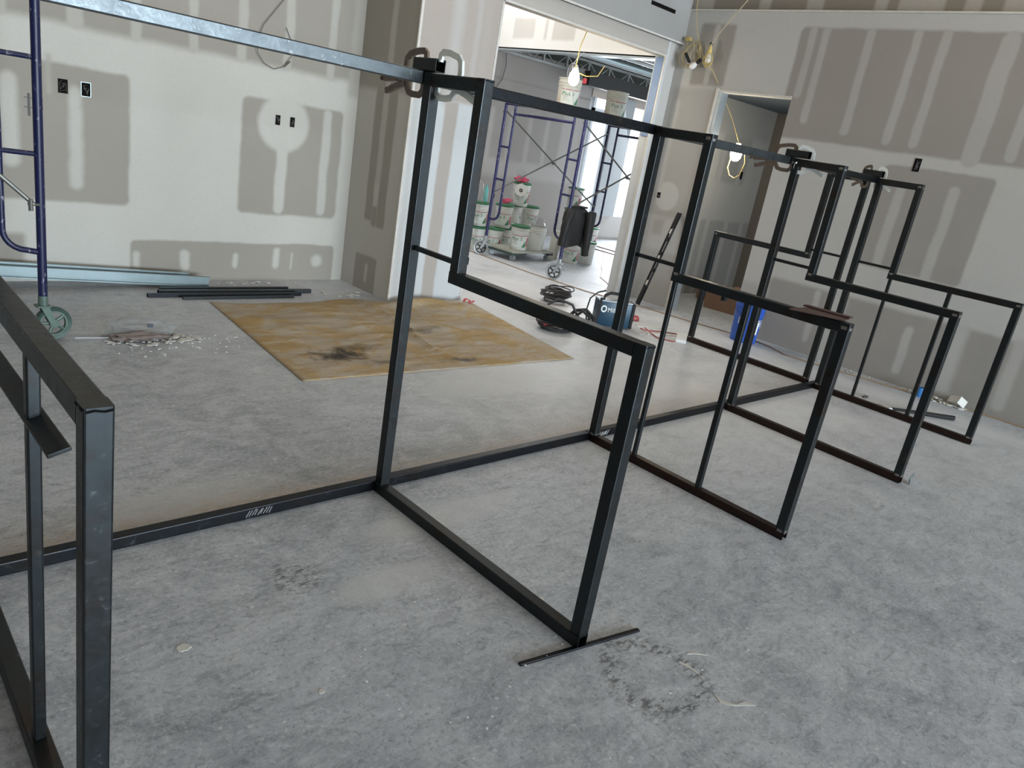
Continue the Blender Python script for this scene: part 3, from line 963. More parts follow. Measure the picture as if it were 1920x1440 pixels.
m = MB()
A, B, C, Dd = Vector((0.548, 3.158)), Vector((0.377, 1.354)), Vector((2.712, 1.227)), Vector((3.02, 2.96))
N = 70
grid = []
for i in range(N + 1):
    row = []
    for j in range(N + 1):
        u, v = i / N, j / N
        q = (A * (1 - u) + Dd * u) * v + (B * (1 - u) + C * u) * (1 - v)
        # wavy far edge pulled back from the pier
        q.y += (v ** 6) * (-0.06 * math.sin(u * 9) - 0.02 * math.sin(u * 23)) - (v ** 8) * 0.05 * math.exp(-((u - .68) / .12) ** 2)
        q.x += (v ** 3) * 0.02 * math.sin(u * 14)
        n1 = mnoise.noise(Vector((q.x * 2.2, q.y * 2.2, 0.3)))
        n2 = mnoise.noise(Vector((q.x * 5 + q.y * 2, q.y * 11, 1.3)))
        hump = max(0, v - .25) * 0.075 * (0.45 + n1) + 0.011 * max(0, n2 + .25)
        # long crease running from the far edge to the near edge
        cx = 1.86 - (3.07 - q.y) * 0.145 + 0.03 * math.sin(q.y * 6)
        hump += 0.040 * math.exp(-((q.x - cx) / 0.030) ** 2) * (0.35 + 0.65 * v)
        hump += 0.05 * math.exp(-(((q.x - 2.25) / .25) ** 2 + ((q.y - 2.85) / .07) ** 2))
        hump += 0.035 * math.exp(-(((q.x - 2.75) / .12) ** 2 + ((q.y - 2.7) / .2) ** 2))
        edge = min(u, 1 - u, v, 1 - v)
        row.append(m.bm.verts.new((q.x, q.y, 0.004 + max(0, hump) * min(1, edge * 14))))
    grid.append(row)
for i in range(N):
    for j in range(N):
        m.bm.faces.new((grid[i][j], grid[i + 1][j], grid[i + 1][j + 1], grid[i][j + 1]))
o = m.build('drop_cloth', mat_cloth(), smooth=True)
md = o.modifiers.new('thickness', 'SOLIDIFY')
md.thickness = 0.003
md.offset = 0
tag(o, 'stained tan canvas drop cloth spread on the concrete floor', 'cloth')


# ------------------------------------------------------------------ scaffolds
def ladder_frame(root, x, w, mat, rungs=(1.46, 1.04), bot=.50, pr=.0215):
    """end frame in the y direction, from y=0 to y=w, top at 2.0; separate parts"""
    def pt(name, pts, r=pr):
        return MB().tube(pts, r, 10).build(name, mat, root, smooth=True)
    for sgn, y in ((1, 0.0), (-1, w)):
        pt('post', [(x, y, .235), (x, y, 2.0)])
        yi = y + sgn * 0.185
        pts = [(x, yi, 1.985), (x, yi, bot + .12)]
        for k in range(1, 7):
            a = k / 6 * PI / 2
            pts.append((x, yi - sgn * .11 * (1 - math.cos(a)), bot + .12 - .11 * math.sin(a)))
        pts.append((x, y, bot))
        pt('inner_post', pts, 0.017)
        for z in rungs:
            pt('rung', [(x, y, z), (x, yi, z)], 0.014)
        MB().box((x - .012, y - .012, .78), (x + .032, y + .012, .84), .003).box((x - .03, y - .008, 1.88), (x + .03, y + .008, 1.905), .003).build('brace_lock', M_rubber, root)
    pt('top_tube', [(x, 0, 2.0), (x, w, 2.0)])
    pt('lower_tube', [(x, .185, 1.88), (x, w - .185, 1.88)], 0.017)


def caster(root, x, y, ang, rim, tyre, fork):
    M = Matrix.Translation((x, y, 0)) @ Matrix.Rotation(ang, 4, 'Z')
    R = 0.10
    e = bpy.data.objects.new('caster', None)
    COL.objects.link(e)
    e.parent = root
    e.matrix_local = M
    off = -0.05
    Mw = Matrix.Translation((off, 0, R)) @ Matrix.Rotation(PI / 2, 4, 'X')
    MB().lathe([(R - .022, -.018), (R - .004, -.022), (R, -.014), (R, .014), (R - .004, .022), (R - .022, .018), (R - .022, -.018)], 28, M=Mw).build('tyre', tyre, e, smooth=True)
    m = MB().lathe([(0.014, -.024), (.026, -.024), (.026, .024), (.014, .024)], 14, M=Mw)
    m.lathe([(R - .034, -.014), (R - .022, -.014), (R - .022, .014), (R - .034, .014), (R - .034, -.014)], 28, M=Mw)
    for k in range(5):
        a = k * 2 * PI / 5
        p0 = Mw @ Vector((.022 * math.cos(a), .022 * math.sin(a), 0))
        p1 = Mw @ Vector(((R - .03) * math.cos(a), (R - .03) * math.sin(a), 0))
        m.tube([p0, p1], 0.010, 6)
    m.build('wheel_rim', rim, e, smooth=True)
    m = MB()
    for s in (-1, 1):
        m.poly([(off - .016, s * .030, R - .012), (off + .016, s * .030, R - .012), (.022, s * .030, .205), (-.024, s * .030, .205)], .004, (0, 1, 0))
    m.box((-.035, -.036, .203), (.04, .036, .214), .003)
    m.tube([(0, 0, .21), (0, 0, .27)], .026, 12)
    m.box((.03, -.012, .135), (.085, .012, .150), .003)
    m.build('fork', fork, e)
    return e


sc = thing('rolling_scaffold', 'blue rolling scaffold with cross braces standing in the opening', 'scaffold', (5.19, 3.79, 0))
ladder_frame(sc, 0, 1.42, M_blue)
ladder_frame(sc, 2.12, 1.42, M_bluel)
for x, y, a, tm in ((0, 0, -.95, M_rubber), (0, 1.42, -.70, M_rubber), (2.12, 0, 0.4, M_rubber), (2.12, 1.42, -1.9, M_rubber)):
    caster(sc, x, y, a, M_rubber if x == 0 else M_rubber, M_wheelgray if x == 0 else M_rubber, M_wheelgray)
for y in (0.03, 1.39):
    m = MB().tube([(0, y, 1.90), (2.12, y, .78)], .011, 8)
    m.build('cross_brace', M_brace, sc, smooth=True)
    m = MB().tube([(0, y + .024, .86), (2.12, y + .024, 1.88)], .011, 8)
    m.build('cross_brace', M_brace, sc, smooth=True)
    MB().tube([(1.06, y - .016, 1.34), (1.06, y + .042, 1.34)], .014, 8).build('pivot_bolt', M_brace, sc, smooth=True)

pk = thing('scaffold_plank', 'brown scaffold plank with grey metal edge on top of the rolling scaffold', 'plank', (5.05, 4.40, 2.021))
MB().box((0, .025, 0), (2.45, .455, .035), .003).build('wood_board', M_wood, pk)
MB().box((0, 0, -.016), (2.45, .025, .040), .003).build('edge_rail', M_joist, pk)
MB().box((0, .455, -.016), (2.45, .48, .040), .003).build('edge_rail', M_joist, pk)

# near left scaffold
ang = math.radians(180 - 13.6)
ls = thing('rolling_scaffold', 'dark blue scaffold leg with rungs at the left edge, on a green caster', 'scaffold', (-0.738, 2.44, 0), ang - PI / 2)
ladder_frame(ls, 0, 1.42, M_bluel, (1.575, 1.075), .525, .0245)
for yy, a in ((0, 1.9), (1.42, .5)):
    caster(ls, 0, yy, a, M_greenrim, M_greencast, M_greenrim)
MB().tube([(-.02, .03, .80), (-.25, 1.3, 2.02)], .012, 8).build('cross_brace', M_brace, ls, smooth=True)
MB().tube([(-.02, .03, 2.15), (-.25, 1.3, .95)], .012, 8).build('cross_brace', M_brace, ls, smooth=True)
MB().tube([(-.02, .0, .80), (-.02, .06, .80)], .008, 8).tube([(-.03, .045, .83), (-.03, .045, .765)], .012, 8).build('brace_pin', M_brace, ls, smooth=True)
MB().tube([(0, 0, 1.98), (0, 0, 2.12)], .017, 10).build('coupling_pin', M_galv, ls, smooth=True)


# ------------------------------------------------------------------ buckets
def make_pail(lab, mat=M_pail, lid=True, logo=True, group='joint compound pails', rot=0.0, text=None, contents=False):
    e = thing('compound_pail', lab, 'pail', (0, 0, 0), rot, group)
    h = 0.365
    prof = [(0, 0.0), (.129, 0.0), (.132, .004), (.1385, .27), (.144, .272), (.144, .282), (.139, .284), (.140, .305), (.147, .307), (.147, .317), (.142, .319), (.144, .352), (.150, .354), (.150, h)]
    if lid:
        MB().lathe(prof + [(.0, h)], 30).build('body', mat, e, smooth=True)
        MB().lathe([(.152, .345), (.1545, .348), (.1545, h + .006), (.148, h + .010), (.142, h + .003), (0, h + .003)], 30).build('lid', M_green, e, smooth=True)
    else:
        MB().lathe(prof + [(.144, h), (.128, .09), (0, .09)], 30).build('body', mat, e, smooth=True)
    if logo:
        a0, a1 = -PI / 2 - .95, -PI / 2 + .95

        def rad(z):
            return .132 + (.0065) * z / .27 + .0012
        lb = MB().lathe([(rad(.045), .045), (rad(.235), .235)], 20, a0=a0, a1=a1).build('label', M_label, e, smooth=True)
        MB().lathe([(rad(.225) + .0008, .222), (rad(.232) + .0008, .230)], 20, a0=a0, a1=a1 + .35).build('stripe', M_red, lb, smooth=True)
        m = MB()
        for k in range(10):
            b0, b1 = -PI / 2 + .38 + k * .052, -PI / 2 + .38 + (k + 1) * .052
            z0, z1 = .050, .050 + (k + .5) * .0115
            v = [(rad(z0) + .0008, b0, z0), (rad(z0) + .0008, b1, z0), (rad(z1) + .0008, b1, z1), (rad(z1) + .0008, b0, z1)]
            m.poly([(r * math.cos(b), r * math.sin(b), z) for r, b, z in v])
        m.build('green_corner', M_green, lb)
        MB().lathe([(rad(.06) + .0008, .06), (rad(.20) + .0008, .20)], 6, a0=-PI / 2 + 1.02, a1=-PI / 2 + 1.30).build('red_panel', M_red, e, smooth=True)
        if text:
            text_mesh('lettering', text, 0.068, M_green, lb, Matrix.Translation((0, 0, .172)) @ Matrix.Rotation(-.28, 4, 'Z'), bend=.1385)
        m = MB()
        random.seed(3)
        for z in (.150, .135, .12, .105, .09):
            b0 = -PI / 2 - .75
            m.lathe([(rad(z) + .0006, z), (rad(z) + .0006, z + .005)], 6, a0=b0, a1=b0 + .35 + random.random() * .4)
        m.build('small_print', M_wheelgray, lb)
    m = MB()
    pts = []
    for k in range(13):
        a = PI * k / 12
        pts.append((.152 * math.cos(a), -.152 * math.sin(a) * .985, .295 - .085 * math.sin(a)))
    m.tube(pts, .0022, 5)
    m.build('bail_handle', M_wirew, e, smooth=True)
    return e


PG = 'joint compound pails in the lobby'
pa = make_pail('white pail with green lid at the front of the dolly, label facing out', text='Plus 3', group=PG, rot=-.75)
pa.location = (5.64, 5.02, .137)
pa.scale = (.885, .885, .885)
pal = make_pail('pale open pail on the plank, directly under the lit lobby bulb', M_pailold, lid=False, text='Plus 3', group='open pails on the scaffold plank', rot=-.55)
pal.location = (5.62, 4.555, 2.0575)
pal.scale = (1.02, 1.02, .96)
dup(pal, (6.60, 4.57, 2.0575), -.45, 'open pail with dark rim on the plank, nearer the door jamb side')
z1, z2 = .3345, .669
PA = [((5.36, 5.62, 0), -.3, 'pail on the lobby floor half hidden by the foreground frame post'),
      ((5.64, 5.55, 0), -.9, 'pail on the floor just behind the left scaffold caster'),
      ((6.00, 5.66, 0), -.8, 'pail on the floor between the scaffold caster and the dolly, in shade'),
      ((5.40, 5.66, z1), -.6, 'leftmost pail of the second layer, behind the scaffold leg'),
      ((5.84, 5.62, z1), -.85, 'second layer pail with a pink bottle lying on it'),
      ((6.14, 5.74, z1), 1.0, 'narrow showing pail in the middle of the second layer'),
      ((6.46, 5.70, z1), -.2, 'rightmost pail of the second layer, above the dolly'),
      ((6.40, 5.70, 0), .4, 'floor level pail under the right end of the second layer'),
      ((6.52, 4.80, 0), -.9, 'pail on the floor below the hanging jacket, red panel showing'),
      ((6.86, 4.80, 0), 1.9, 'pail beside the jacket hem with its back label turned out'),
      ((7.62, 5.90, 0), -.5, 'bottom pail of the tall stack behind the jacket'),
      ((7.62, 5.90, z1), .2, 'middle pail of the tall stack behind the jacket'),
      ((7.63, 5.90, z2), -1.3, 'top pail of the tall stack behind the jacket'),
      ((8.62, 6.25, 0), -.9, 'lone pail right of the jacket near the low window sill')]
for loc, r, lab in PA:
    dup(pa, loc, r, lab)
po = make_pail('open pail without lid on the dolly holding a clear bag', M_pail, lid=False, logo=False, group=PG, rot=.5)
po.location = (6.02, 5.06, .137)
po.scale = (.885, .885, .885)
dup(pa, (6.10, 5.60, z2), -.7, 'pail on the very top of the pile carrying the tape roll')
# stuff on top of pails
e = thing('tape_roll', 'cream roll of joint tape standing on the topmost pail', 'tape', (5.95, 5.46, .90), -.75)
MB().tube([(0, .03, .02), (0, .05, .10)], .006, 6).build('paper_tail', M_paper, e)
Mr = Matrix.Rotation(PI / 2, 4, 'X')
MB().lathe([(.025, -.03), (.085, -.03), (.088, -.026), (.088, .026), (.085, .03), (.025, .03), (.025, -.03)], 26, M=Mr).build('paper_roll', M_paper, e, smooth=True)
MB().lathe([(.02, -.031), (.027, -.031), (.027, .031), (.02, .031), (.02, -.031)], 16, M=Mr).build('core', M_black, e, smooth=True)


def crumple(name, mat, loc, size, lab, cat, seed=1, amp=.35, sub=3, group=None):
    bm = bmesh.new()
    bmesh.ops.create_icosphere(bm, subdivisions=sub, radius=1.0)
    for v in bm.verts:
        n = mnoise.noise(v.co * 2.1 + Vector((seed * 3.7, 0, 0)))
        n2 = mnoise.noise(v.co * 5.3 + Vector((0, seed * 2.9, 0)))
        v.co *= 1 + amp * n + amp * .6 * n2
        v.co = Vector((v.co.x * size[0], v.co.y * size[1], max(-.92, v.co.z) * size[2]))
    zmin = min(v.co.z for v in bm.verts)
    for v in bm.verts:
        v.co.z -= zmin
    mb = MB()
    mb.bm.free()
    mb.bm = bm
    o = mb.build(name, mat, loc=loc)
    return tag(o, lab, cat, group)


crumple('plastic_wrap', M_pink, (6.03, 5.56, 1.0), (.12, .06, .045), 'crumpled pink wrapper on the topmost pail behind the tape roll', 'wrapper', 2, .5)
crumple('plastic_bag', M_film, (6.14, 5.70, 1.0), (.10, .05, .09), 'clear bag bunched behind the pink wrapper on the topmost pail', 'bag', 5, .3)
crumple('plastic_bag', M_film, (6.02, 5.06, .37), (.11, .10, .12), 'clear bag bulging from the open pail on the dolly', 'bag', 4, .25)
crumple('plastic_bag', M_film, (5.29, 5.62, z2 + .004), (.10, .08, .14), 'clear bag on the leftmost second layer pail', 'bag', 9, .35)
o = tag(MB().lathe([(0, 0), (.034, 0), (.036, .01), (.036, .10), (.02, .13), (.012, .15), (.012, .17), (0, .17)], 14,
                   M=Matrix.Rotation(PI / 2 - .15, 4, 'Y')).build('spray_bottle', M_pink, smooth=True), 'pink bottle lying on a second layer pail', 'bottle')
o.location = (5.76, 5.58, z2 + .040)
o = tag(MB().lathe([(0, 0), (.032, 0), (.033, .16), (.012, .2), (.012, .23), (0, .23)], 14).build('spray_bottle', plain('teal_bottle', (.08, .36, .33), .4), smooth=True), 'teal bottle standing between the leftmost second layer pails', 'bottle')
o.location = (5.47, 5.66, z2 + .005)

# dolly
dl = thing('furniture_dolly', 'low wooden dolly with four small casters carrying two pails', 'dolly', (5.36, 4.82, 0), .06)
MB().box((0, 0, .112), (.86, .52, .135), .003).build('deck_board', M_dollywood, dl)
MB().box((-.005, -.005, .085), (.09, .525, .112), .004).build('crossbeam', M_greencast, dl)
MB().box((.77, -.005, .085), (.865, .525, .112), .004).build('crossbeam', M_rubber, dl)
for x, y in ((.07, .05), (.79, .05), (.07, .46), (.79, .46)):
    e = bpy.data.objects.new('caster', None)
    COL.objects.link(e)
    e.parent = dl
    e.location = (x, y, 0)
    e.rotation_euler = (0, 0, -.8 + random.uniform(-.5, .5))
    e.scale = (1.12, 1.12, 1.12)
    Mw = Matrix.Translation((0, 0, .038)) @ Matrix.Rotation(PI / 2, 4, 'X')
    MB().lathe([(0, -.014), (.034, -.014), (.038, -.009), (.038, .009), (.034, .014), (0, .014)], 18, M=Mw).build('wheel', M_wheelgray, e, smooth=True)
    m = MB()
    for s in (-1, 1):
        m.box((-.012, s * .019 - .002, .03), (.012, s * .019 + .002, .084), .001)
    m.box((-.03, -.03, .080), (.03, .03, .086), .001)
    m.build('fork', M_galv, e)


# ------------------------------------------------------------------ jacket hung on the scaffold
def jacket():
    e = thing('leather_jacket', 'black leather jacket hanging from the scaffold brace', 'jacket', (5.45, 3.80, .90), 0.0)
    # torso: lofted cross sections from hem to shoulder, folded over the brace
    m = MB()
    rows = [(-.46, .08, .20, .055), (-.36, .08, .225, .06), (-.25, .08, .235, .065), (-.14, .08, .235, .07), (-.06, .07, .215, .065), (-.01, .05, .175, .055), (.02, .04, .12, .03), (.028, .03, .05, .01)]
    ring0 = None
    n = 28
    R = []
    for k, (z, xc, a, b) in enumerate(rows):
        ring = []
        for i in range(n):
            t = 2 * PI * i / n
            f = 1 + .10 * mnoise.noise(Vector((math.cos(t) * 2, math.sin(t) * 2, z * 5)))
            fold = .018 * math.sin(t * 5 + z * 6)
            ring.append(m.bm.verts.new((xc - .16 + a * math.cos(t) * f, b * math.sin(t) * f + fold * .5, z + (.03 * math.sin(t * 3) if k == 0 else 0))))
        R.append(ring)
    for A_, B_ in zip(R, R[1:]):
        for i in range(n):
            m.bm.faces.new((A_[i], A_[(i + 1) % n], B_[(i + 1) % n], B_[i]))
    m.bm.faces.new(R[-1])
    m.bm.faces.new(R[0][::-1])
    m.build('body', M_leather, e, smooth=True)
    for s, pts in ((0, [(-.24, -.03, -.03), (-.31, -.05, -.16), (-.325, -.05, -.32), (-.33, -.04, -.46)]),
                   (1, [(.06, -.07, -.03), (.05, -.10, -.16), (.05, -.11, -.32), (.06, -.11, -.50), (.07, -.11, -.56)])):
        P = []
        rr = []
        for q in range(len(pts) - 1):
            for k in range(6):
                f = k / 6
                a, b = Vector(pts[q]), Vector(pts[q + 1])
                P.append(a.lerp(b, f))
        P.append(Vector(pts[-1]))
        for i, p_ in enumerate(P):
            rr.append((.062 - .018 * i / len(P)) * (1 + .05 * math.sin(i * .9)))
        MB().tube(P, rr, 14).build('sleeve', M_leather, e, smooth=True)
    MB().box((-.09, -.055, .012), (.03, .045, .035), .01).build('collar', M_leather, e, smooth=True)
    m = MB()
    m.box((.12, -.05, -.40), (.24, .03, -.02), .03, seg=3)
    m.build('front_panel', M_leather, e, smooth=True)
    return e


jacket()


# ------------------------------------------------------------------ blue bucket
e = thing('utility_bucket', 'blue plastic bucket on the floor at the wall end by the doorway', 'bucket', (5.345, 1.205, 0), -.5)
prof = [(0, 0), (.128, 0), (.132, .004), (.145, .315), (.152, .317), (.152, .327), (.147, .330), (.1475, .355), (.156, .357), (.156, .367), (.150, .370), (.152, .41), (.158, .412), (.158, .425), (.152, .426), (.135, .09), (0, .09)]
MB().lathe(prof, 34).build('body', M_bluebucket, e, smooth=True)


def curved(name, mat, a0, a1, z0, z1, par, off=.0015, r0=.132, r1=.145):
    def rad(z):
        return r0 + (r1 - r0) * z / .315 + off
    return MB().lathe([(rad(z0), z0), (rad(z1), z1)], 8, a0=a0, a1=a1).build(name, mat, par, smooth=True)


for ac in (-PI / 2 - .95, -PI / 2 + .78):
    w = .30
    for a0, a1, z0, z1 in ((ac - w, ac + w, .250, .256), (ac - w, ac + w, .192, .198), (ac - w, ac - w + .05, .192, .256), (ac + w - .05, ac + w, .192, .256), (ac - .04, ac + .01, .192, .256),
                           (ac - w, ac - .02, .219, .225), (ac - .16, ac + .16, .170, .178)):
        curved('printed_logo', M_white, a0, a1, z0, z1, e)
curved('sticker', M_white, -PI / 2 + .22, -PI / 2 + .44, .10, .255, e)
m = MB()
m.tube([(.160 * math.cos(PI * k / 12 + .3), -.160 * math.sin(PI * k / 12 + .3), .345 - .12 * math.sin(PI * k / 12)) for k in range(13)], .0025, 5)
m.build('bail_handle', M_wire, e, smooth=True)


# cardboard boxes in the store room
def carton(loc, size, rz, lab):
    e = thing('cardboard_box', lab, 'box', loc, rz, 'cardboard boxes inside the doorway')
    x, y, z = size
    m = MB()
    m.box((-x / 2, -y / 2, 0), (x / 2, y / 2, z), .004)
    m.build('carton', M_card, e)
    for s in (-1, 1):
        MB().poly([(-x / 2, s * y / 2, z), (x / 2, s * y / 2, z), (x / 2, s * (y / 2 - y * .42), z + .035), (-x / 2, s * (y / 2 - y * .42), z + .035)], .003).build('flap', M_card, e)
    m = MB()
    for k in (-1, 0, 1):
        m.box((-x / 2 - .001, k * .055 - .012, z - .075), (-x / 2 + .001, k * .055 + .012, z - .05))
    m.build('hand_hole', M_void, e)
    return e


carton((6.62, 2.20, 0), (.30, .46, .27), .15, 'open cardboard box nearest the doorway, three slots in its side')
carton((6.98, 2.62, 0), (.28, .34, .17), -.35, 'low cardboard box left of the larger box inside the doorway')
carton((7.30, 2.10, 0), (.34, .42, .26), .1, 'taller cardboard box at the back of the doorway room')

# ------------------------------------------------------------------ welder
e = thing('welding_machine', 'blue portable welding machine with carry strap on the floor behind the frames', 'welder', (4.04, 1.93, 0), -.60)
e.scale = (.74, .74, .86)
MB().box((-.26, -.115, .02), (.20, .115, .30), .012).build('case', M_welderblue, e, smooth=True)
MB().box((.20, -.118, .015), (.245, .118, .305), .012).build('front_panel', M_black, e, smooth=True)
MB().box((-.265, -.112, .296), (.20, .112, .312), .004).build('top_cover', M_wheelgray, e)
m = MB()
m.lathe([(.018, 0), (.030, 0), (.030, .003), (.018, .003), (.018, 0)], 20, M=Matrix.Translation((-.185, -.115, .215)) @ Matrix.Rotation(PI / 2, 4, 'X') @ Matrix.Scale(1.35, 4))
m.build('logo', M_white, e)
text_mesh('lettering', 'Miller', .075, M_white, e, Matrix.Translation((-.045, -.1165, .205)) @ Matrix.Rotation(PI / 2, 4, 'X'))
m = MB()
m.tube([(-.21, -.10, .30), (-.19, -.07, .36), (-.10, -.01, .385), (.03, .02, .38), (.12, .0, .34), (.16, -.03, .30)], 1, flat=(.034, .007, (0, 1, 0)))
m.build('carry_strap', M_black, e)
MB().tube([(-.245, -.125, .34), (-.255, -.135, .15), (-.275, -.14, .03)], 1, flat=(.035, .006, (0, 1, 0))).build('strap_tail', M_black, e)
for y in (-.05, .0, .05):
    MB().lathe([(0, 0), (.020, 0), (.018, .02), (0, .022)], 14, M=Matrix.Translation((.244, y, .16 + y)) @ Matrix.Rotation(PI / 2, 4, 'Y')).build('control_knob', M_void, e, smooth=True)


def coil(name, mat, loc, r, n, th, lab, cat, seed, squash=1.0, hgt=.06, grp=None):
    random.seed(seed)
    m = MB()
    for k in range(n):
        rr = r * random.uniform(.62, 1.0)
        cx, cy = random.uniform(-.14, .14) * r, random.uniform(-.14, .14) * r
        ph, tz = random.uniform(0, 6.28), random.uniform(th, hgt)
        tl = random.uniform(-.12, .12)
        pts = [(cx + rr * math.cos(a), (cy + rr * math.sin(a)) * squash, max(th, tz + tl * rr * math.sin(a + ph) + .006 * math.sin(3 * a + ph))) for a in [2 * PI * i / 26 for i in range(26)]]
        m.tube(pts, th, 6, closed=True)
    o = m.build(name, mat, smooth=True)
    o.location = loc
    return tag(o, lab, cat, grp)


coil('cable_coil', M_cable, (4.20, 2.86, 0), .185, 15, .0075, 'loose grey coil of welding cable on the bright floor', 'cable', 4, .8, .15)
coil('cable_coil', M_cableblk, (3.27, 1.97, 0), .19, 10, .012, 'heavy black cable coil with red clamp behind the foreground frame arm', 'cable', 8, .8, .16)
# upright loop of black cable over the coil, leads
m = MB()
m.tube([(3.30, 2.16, .02), (3.38, 2.22, .16), (3.50, 2.20, .22), (3.62, 2.12, .18), (3.67, 2.05, .06), (3.60, 1.98, .015)], .013, 8)
m.tube([(3.60, 2.16, .02), (3.66, 2.10, .13), (3.74, 2.04, .15), (3.80, 1.98, .08), (3.74, 1.93, .02)], .018, 8)
m.tube([(3.62, 2.08, .06), (3.68, 2.03, .14), (3.75, 1.99, .09), (3.72, 1.96, .015)], .016, 8)
tag(m.build('welding_lead', M_cableblk, smooth=True), 'arched black welding lead standing above the black cable coil', 'cable')
m = MB().box((-.05, -.012, -.01), (.05, .012, .012), .005, Matrix.Translation((3.13, 2.02, .05)) @ Matrix.Rotation(.9, 4, 'Y'))
m.box((-.05, -.010, -.01), (.05, .010, .012), .005, Matrix.Translation((3.14, 1.985, .045)) @ Matrix.Rotation(.5, 4, 'Y'))
tag(m.build('ground_clamp', M_redtape), 'red handled ground clamp lying against the black cable coil', 'clamp')
m = MB()
m.tube([(3.76, 1.99, .012), (3.86, 2.03, .012), (3.93, 2.10, .012), (4.0, 2.12, .02)], .008, 6)
m.tube([(3.80, 2.06, .01), (3.82, 2.10, .14), (3.88, 2.13, .24), (3.97, 2.12, .30), (4.04, 2.08, .325)], .008, 6)
m.tube([(3.86, 2.05, .01), (3.95, 2.18, .008), (4.1, 2.20, .008), (4.2, 2.05, .008)], .008, 6)
tag(m.build('power_cable', M_cableblk, smooth=True), 'thin black cables running between the cable coil and the welder', 'cable')
m = MB()
m.tube([(4.22, 1.66, .06), (4.28, 1.60, .008), (4.22, 1.48, .006), (4.30, 1.36, .006), (4.50, 1.38, .006), (4.62, 1.55, .006), (4.48, 1.66, .006), (4.34, 1.72, .006), (4.24, 1.72, .03)], .006, 6)
tag(m.build('red_cord', M_cordred, smooth=True), 'thin red cord looped on the floor right of the welder', 'cord')


def rscrap(loc, lab, seed):
    random.seed(seed)
    m = MB()
    for k in range(3):
        r = random.uniform(.03, .045)
        cx, cy = random.uniform(-.04, .04), random.uniform(-.04, .04)
        pts = [(cx + r * math.cos(a), cy + r * .7 * math.sin(a), .008 + .018 * (1 + math.sin(a + k))) for a in [2 * PI * i / 14 for i in range(14)]]
        m.tube(pts, 1, closed=True, flat=(.018, .004, (0, 0, 1)))
    o = m.build('caution_tape', M_redtape)
    o.location = loc
    return tag(o, lab, 'tape', 'scraps of red tape')


rscrap((2.93, 2.87, 0), 'crumpled red tape beside the corner of the drop cloth', 1)
rscrap((4.57, 2.03, 0), 'crumpled red tape on the floor beyond the welder', 5)

# tan cord along the floor
P = [(5.6, 6.9), (5.167, 5.545), (5.12, 5.0), (5.095, 4.63), (5.07, 4.07), (5.125, 3.214), (5.293, 2.526), (5.39, 1.853), (5.47, 1.46), (5.515, 1.2), (5.46, .95), (5.33, .72), (5.347, 0.55), (5.434, 0.044), (5.516, -.426), (5.591, -.864), (5.63, -1.2), (5.625, -1.9)]
pts = []
for a, b in zip(P, P[1:]):
    for k in range(4):
        f = k / 4
        pts.append((a[0] + (b[0] - a[0]) * f, a[1] + (b[1] - a[1]) * f, .006))
tag(MB().tube(pts, .0055, 6).build('extension_cord', M_cordtan, smooth=True), 'long tan cord running across the floor from the lobby to the right wall', 'cord')
m = MB().tube([(8.6, 5.9, .004), (8.0, 5.35, .004), (7.0, 4.57, .004), (6.7, 4.3, .004), (6.21, 3.92, .004), (5.9, 3.5, .004), (5.49, 3.24, .004)], .004, 5)
tag(m.build('orange_line', M_cordred, smooth=True), 'thin reddish cord lying on the lobby floor toward the jamb', 'cord')

# spirit level against the partition return
lv = thing('spirit_level', 'long black spirit level leaning beside the doorway', 'level', (5.30, 2.56, .012))
Vtop = Vector((5.615, 2.50, 1.10))
Vb = Vector((5.30, 2.575, .015))
d = (Vtop - Vb)
L = d.length
zax = d.normalized()
xax = Vector((0.25, 1, 0))
xax = (xax - zax * xax.dot(zax)).normalized()
yax = zax.cross(xax)
Mt = Matrix((xax, yax, zax)).transposed().to_4x4()
Mt.translation = Vb
lv.matrix_world = Mt
m = MB()
w, tk = .058, .024
m.box((-w / 2, -tk / 2, 0), (-w / 2 + .011, tk / 2, L))
m.box((w / 2 - .011, -tk / 2, 0), (w / 2, tk / 2, L))
segs = [(0, .19), (.275, .31), (.43, .455), (.58, .605), (.70, .725), (.85, .875), (.955, 1.0)]
segs = [(0, .20), (.36, .40), (.54, .58), (.70, .74), (.84, 1.0)]
for a, b in segs:
    m.box((-w / 2, -tk / 2, a * L), (w / 2, tk / 2, b * L))
m.build('frame', M_black, lv)
for a in (.215, .49, .775):
    MB().box((-w / 2 + .009, -tk / 2 + .003, a * L), (w / 2 - .009, tk / 2 - .003, (a + .052) * L), .003).build('vial_block', M_paper, lv)

# ------------------------------------------------------------------ lights and cords


def bulb(name, loc, lab, power, mat=M_bulb, r=1.0):
    e = thing(name, lab, 'lamp', loc)
    MB().lathe([(0, -.055), (.018, -.050), (.030, -.034), (.034, -.012), (.030, .012), (.018, .035), (.013, .048), (0, .05)], 20, M=Matrix.Scale(r, 4)).build('bulb', mat, e, smooth=True)
    MB().lathe([(.0, .105), (.018, .10), (.021, .06), (.017, .042), (.0, .042)], 16).build('socket', M_cordyel if power > 0 else M_black, e, smooth=True)
    if power > 0:
        d = bpy.data.lights.new('bulb_light', 'POINT')
        d.energy = power
        d.color = (1.0, .88, .70)
        d.shadow_soft_size = .06
        o = bpy.data.objects.new('bulb_light', d)
        COL.objects.link(o)
        o.parent = e
        o.location = (0, 0, -.09)
    return e


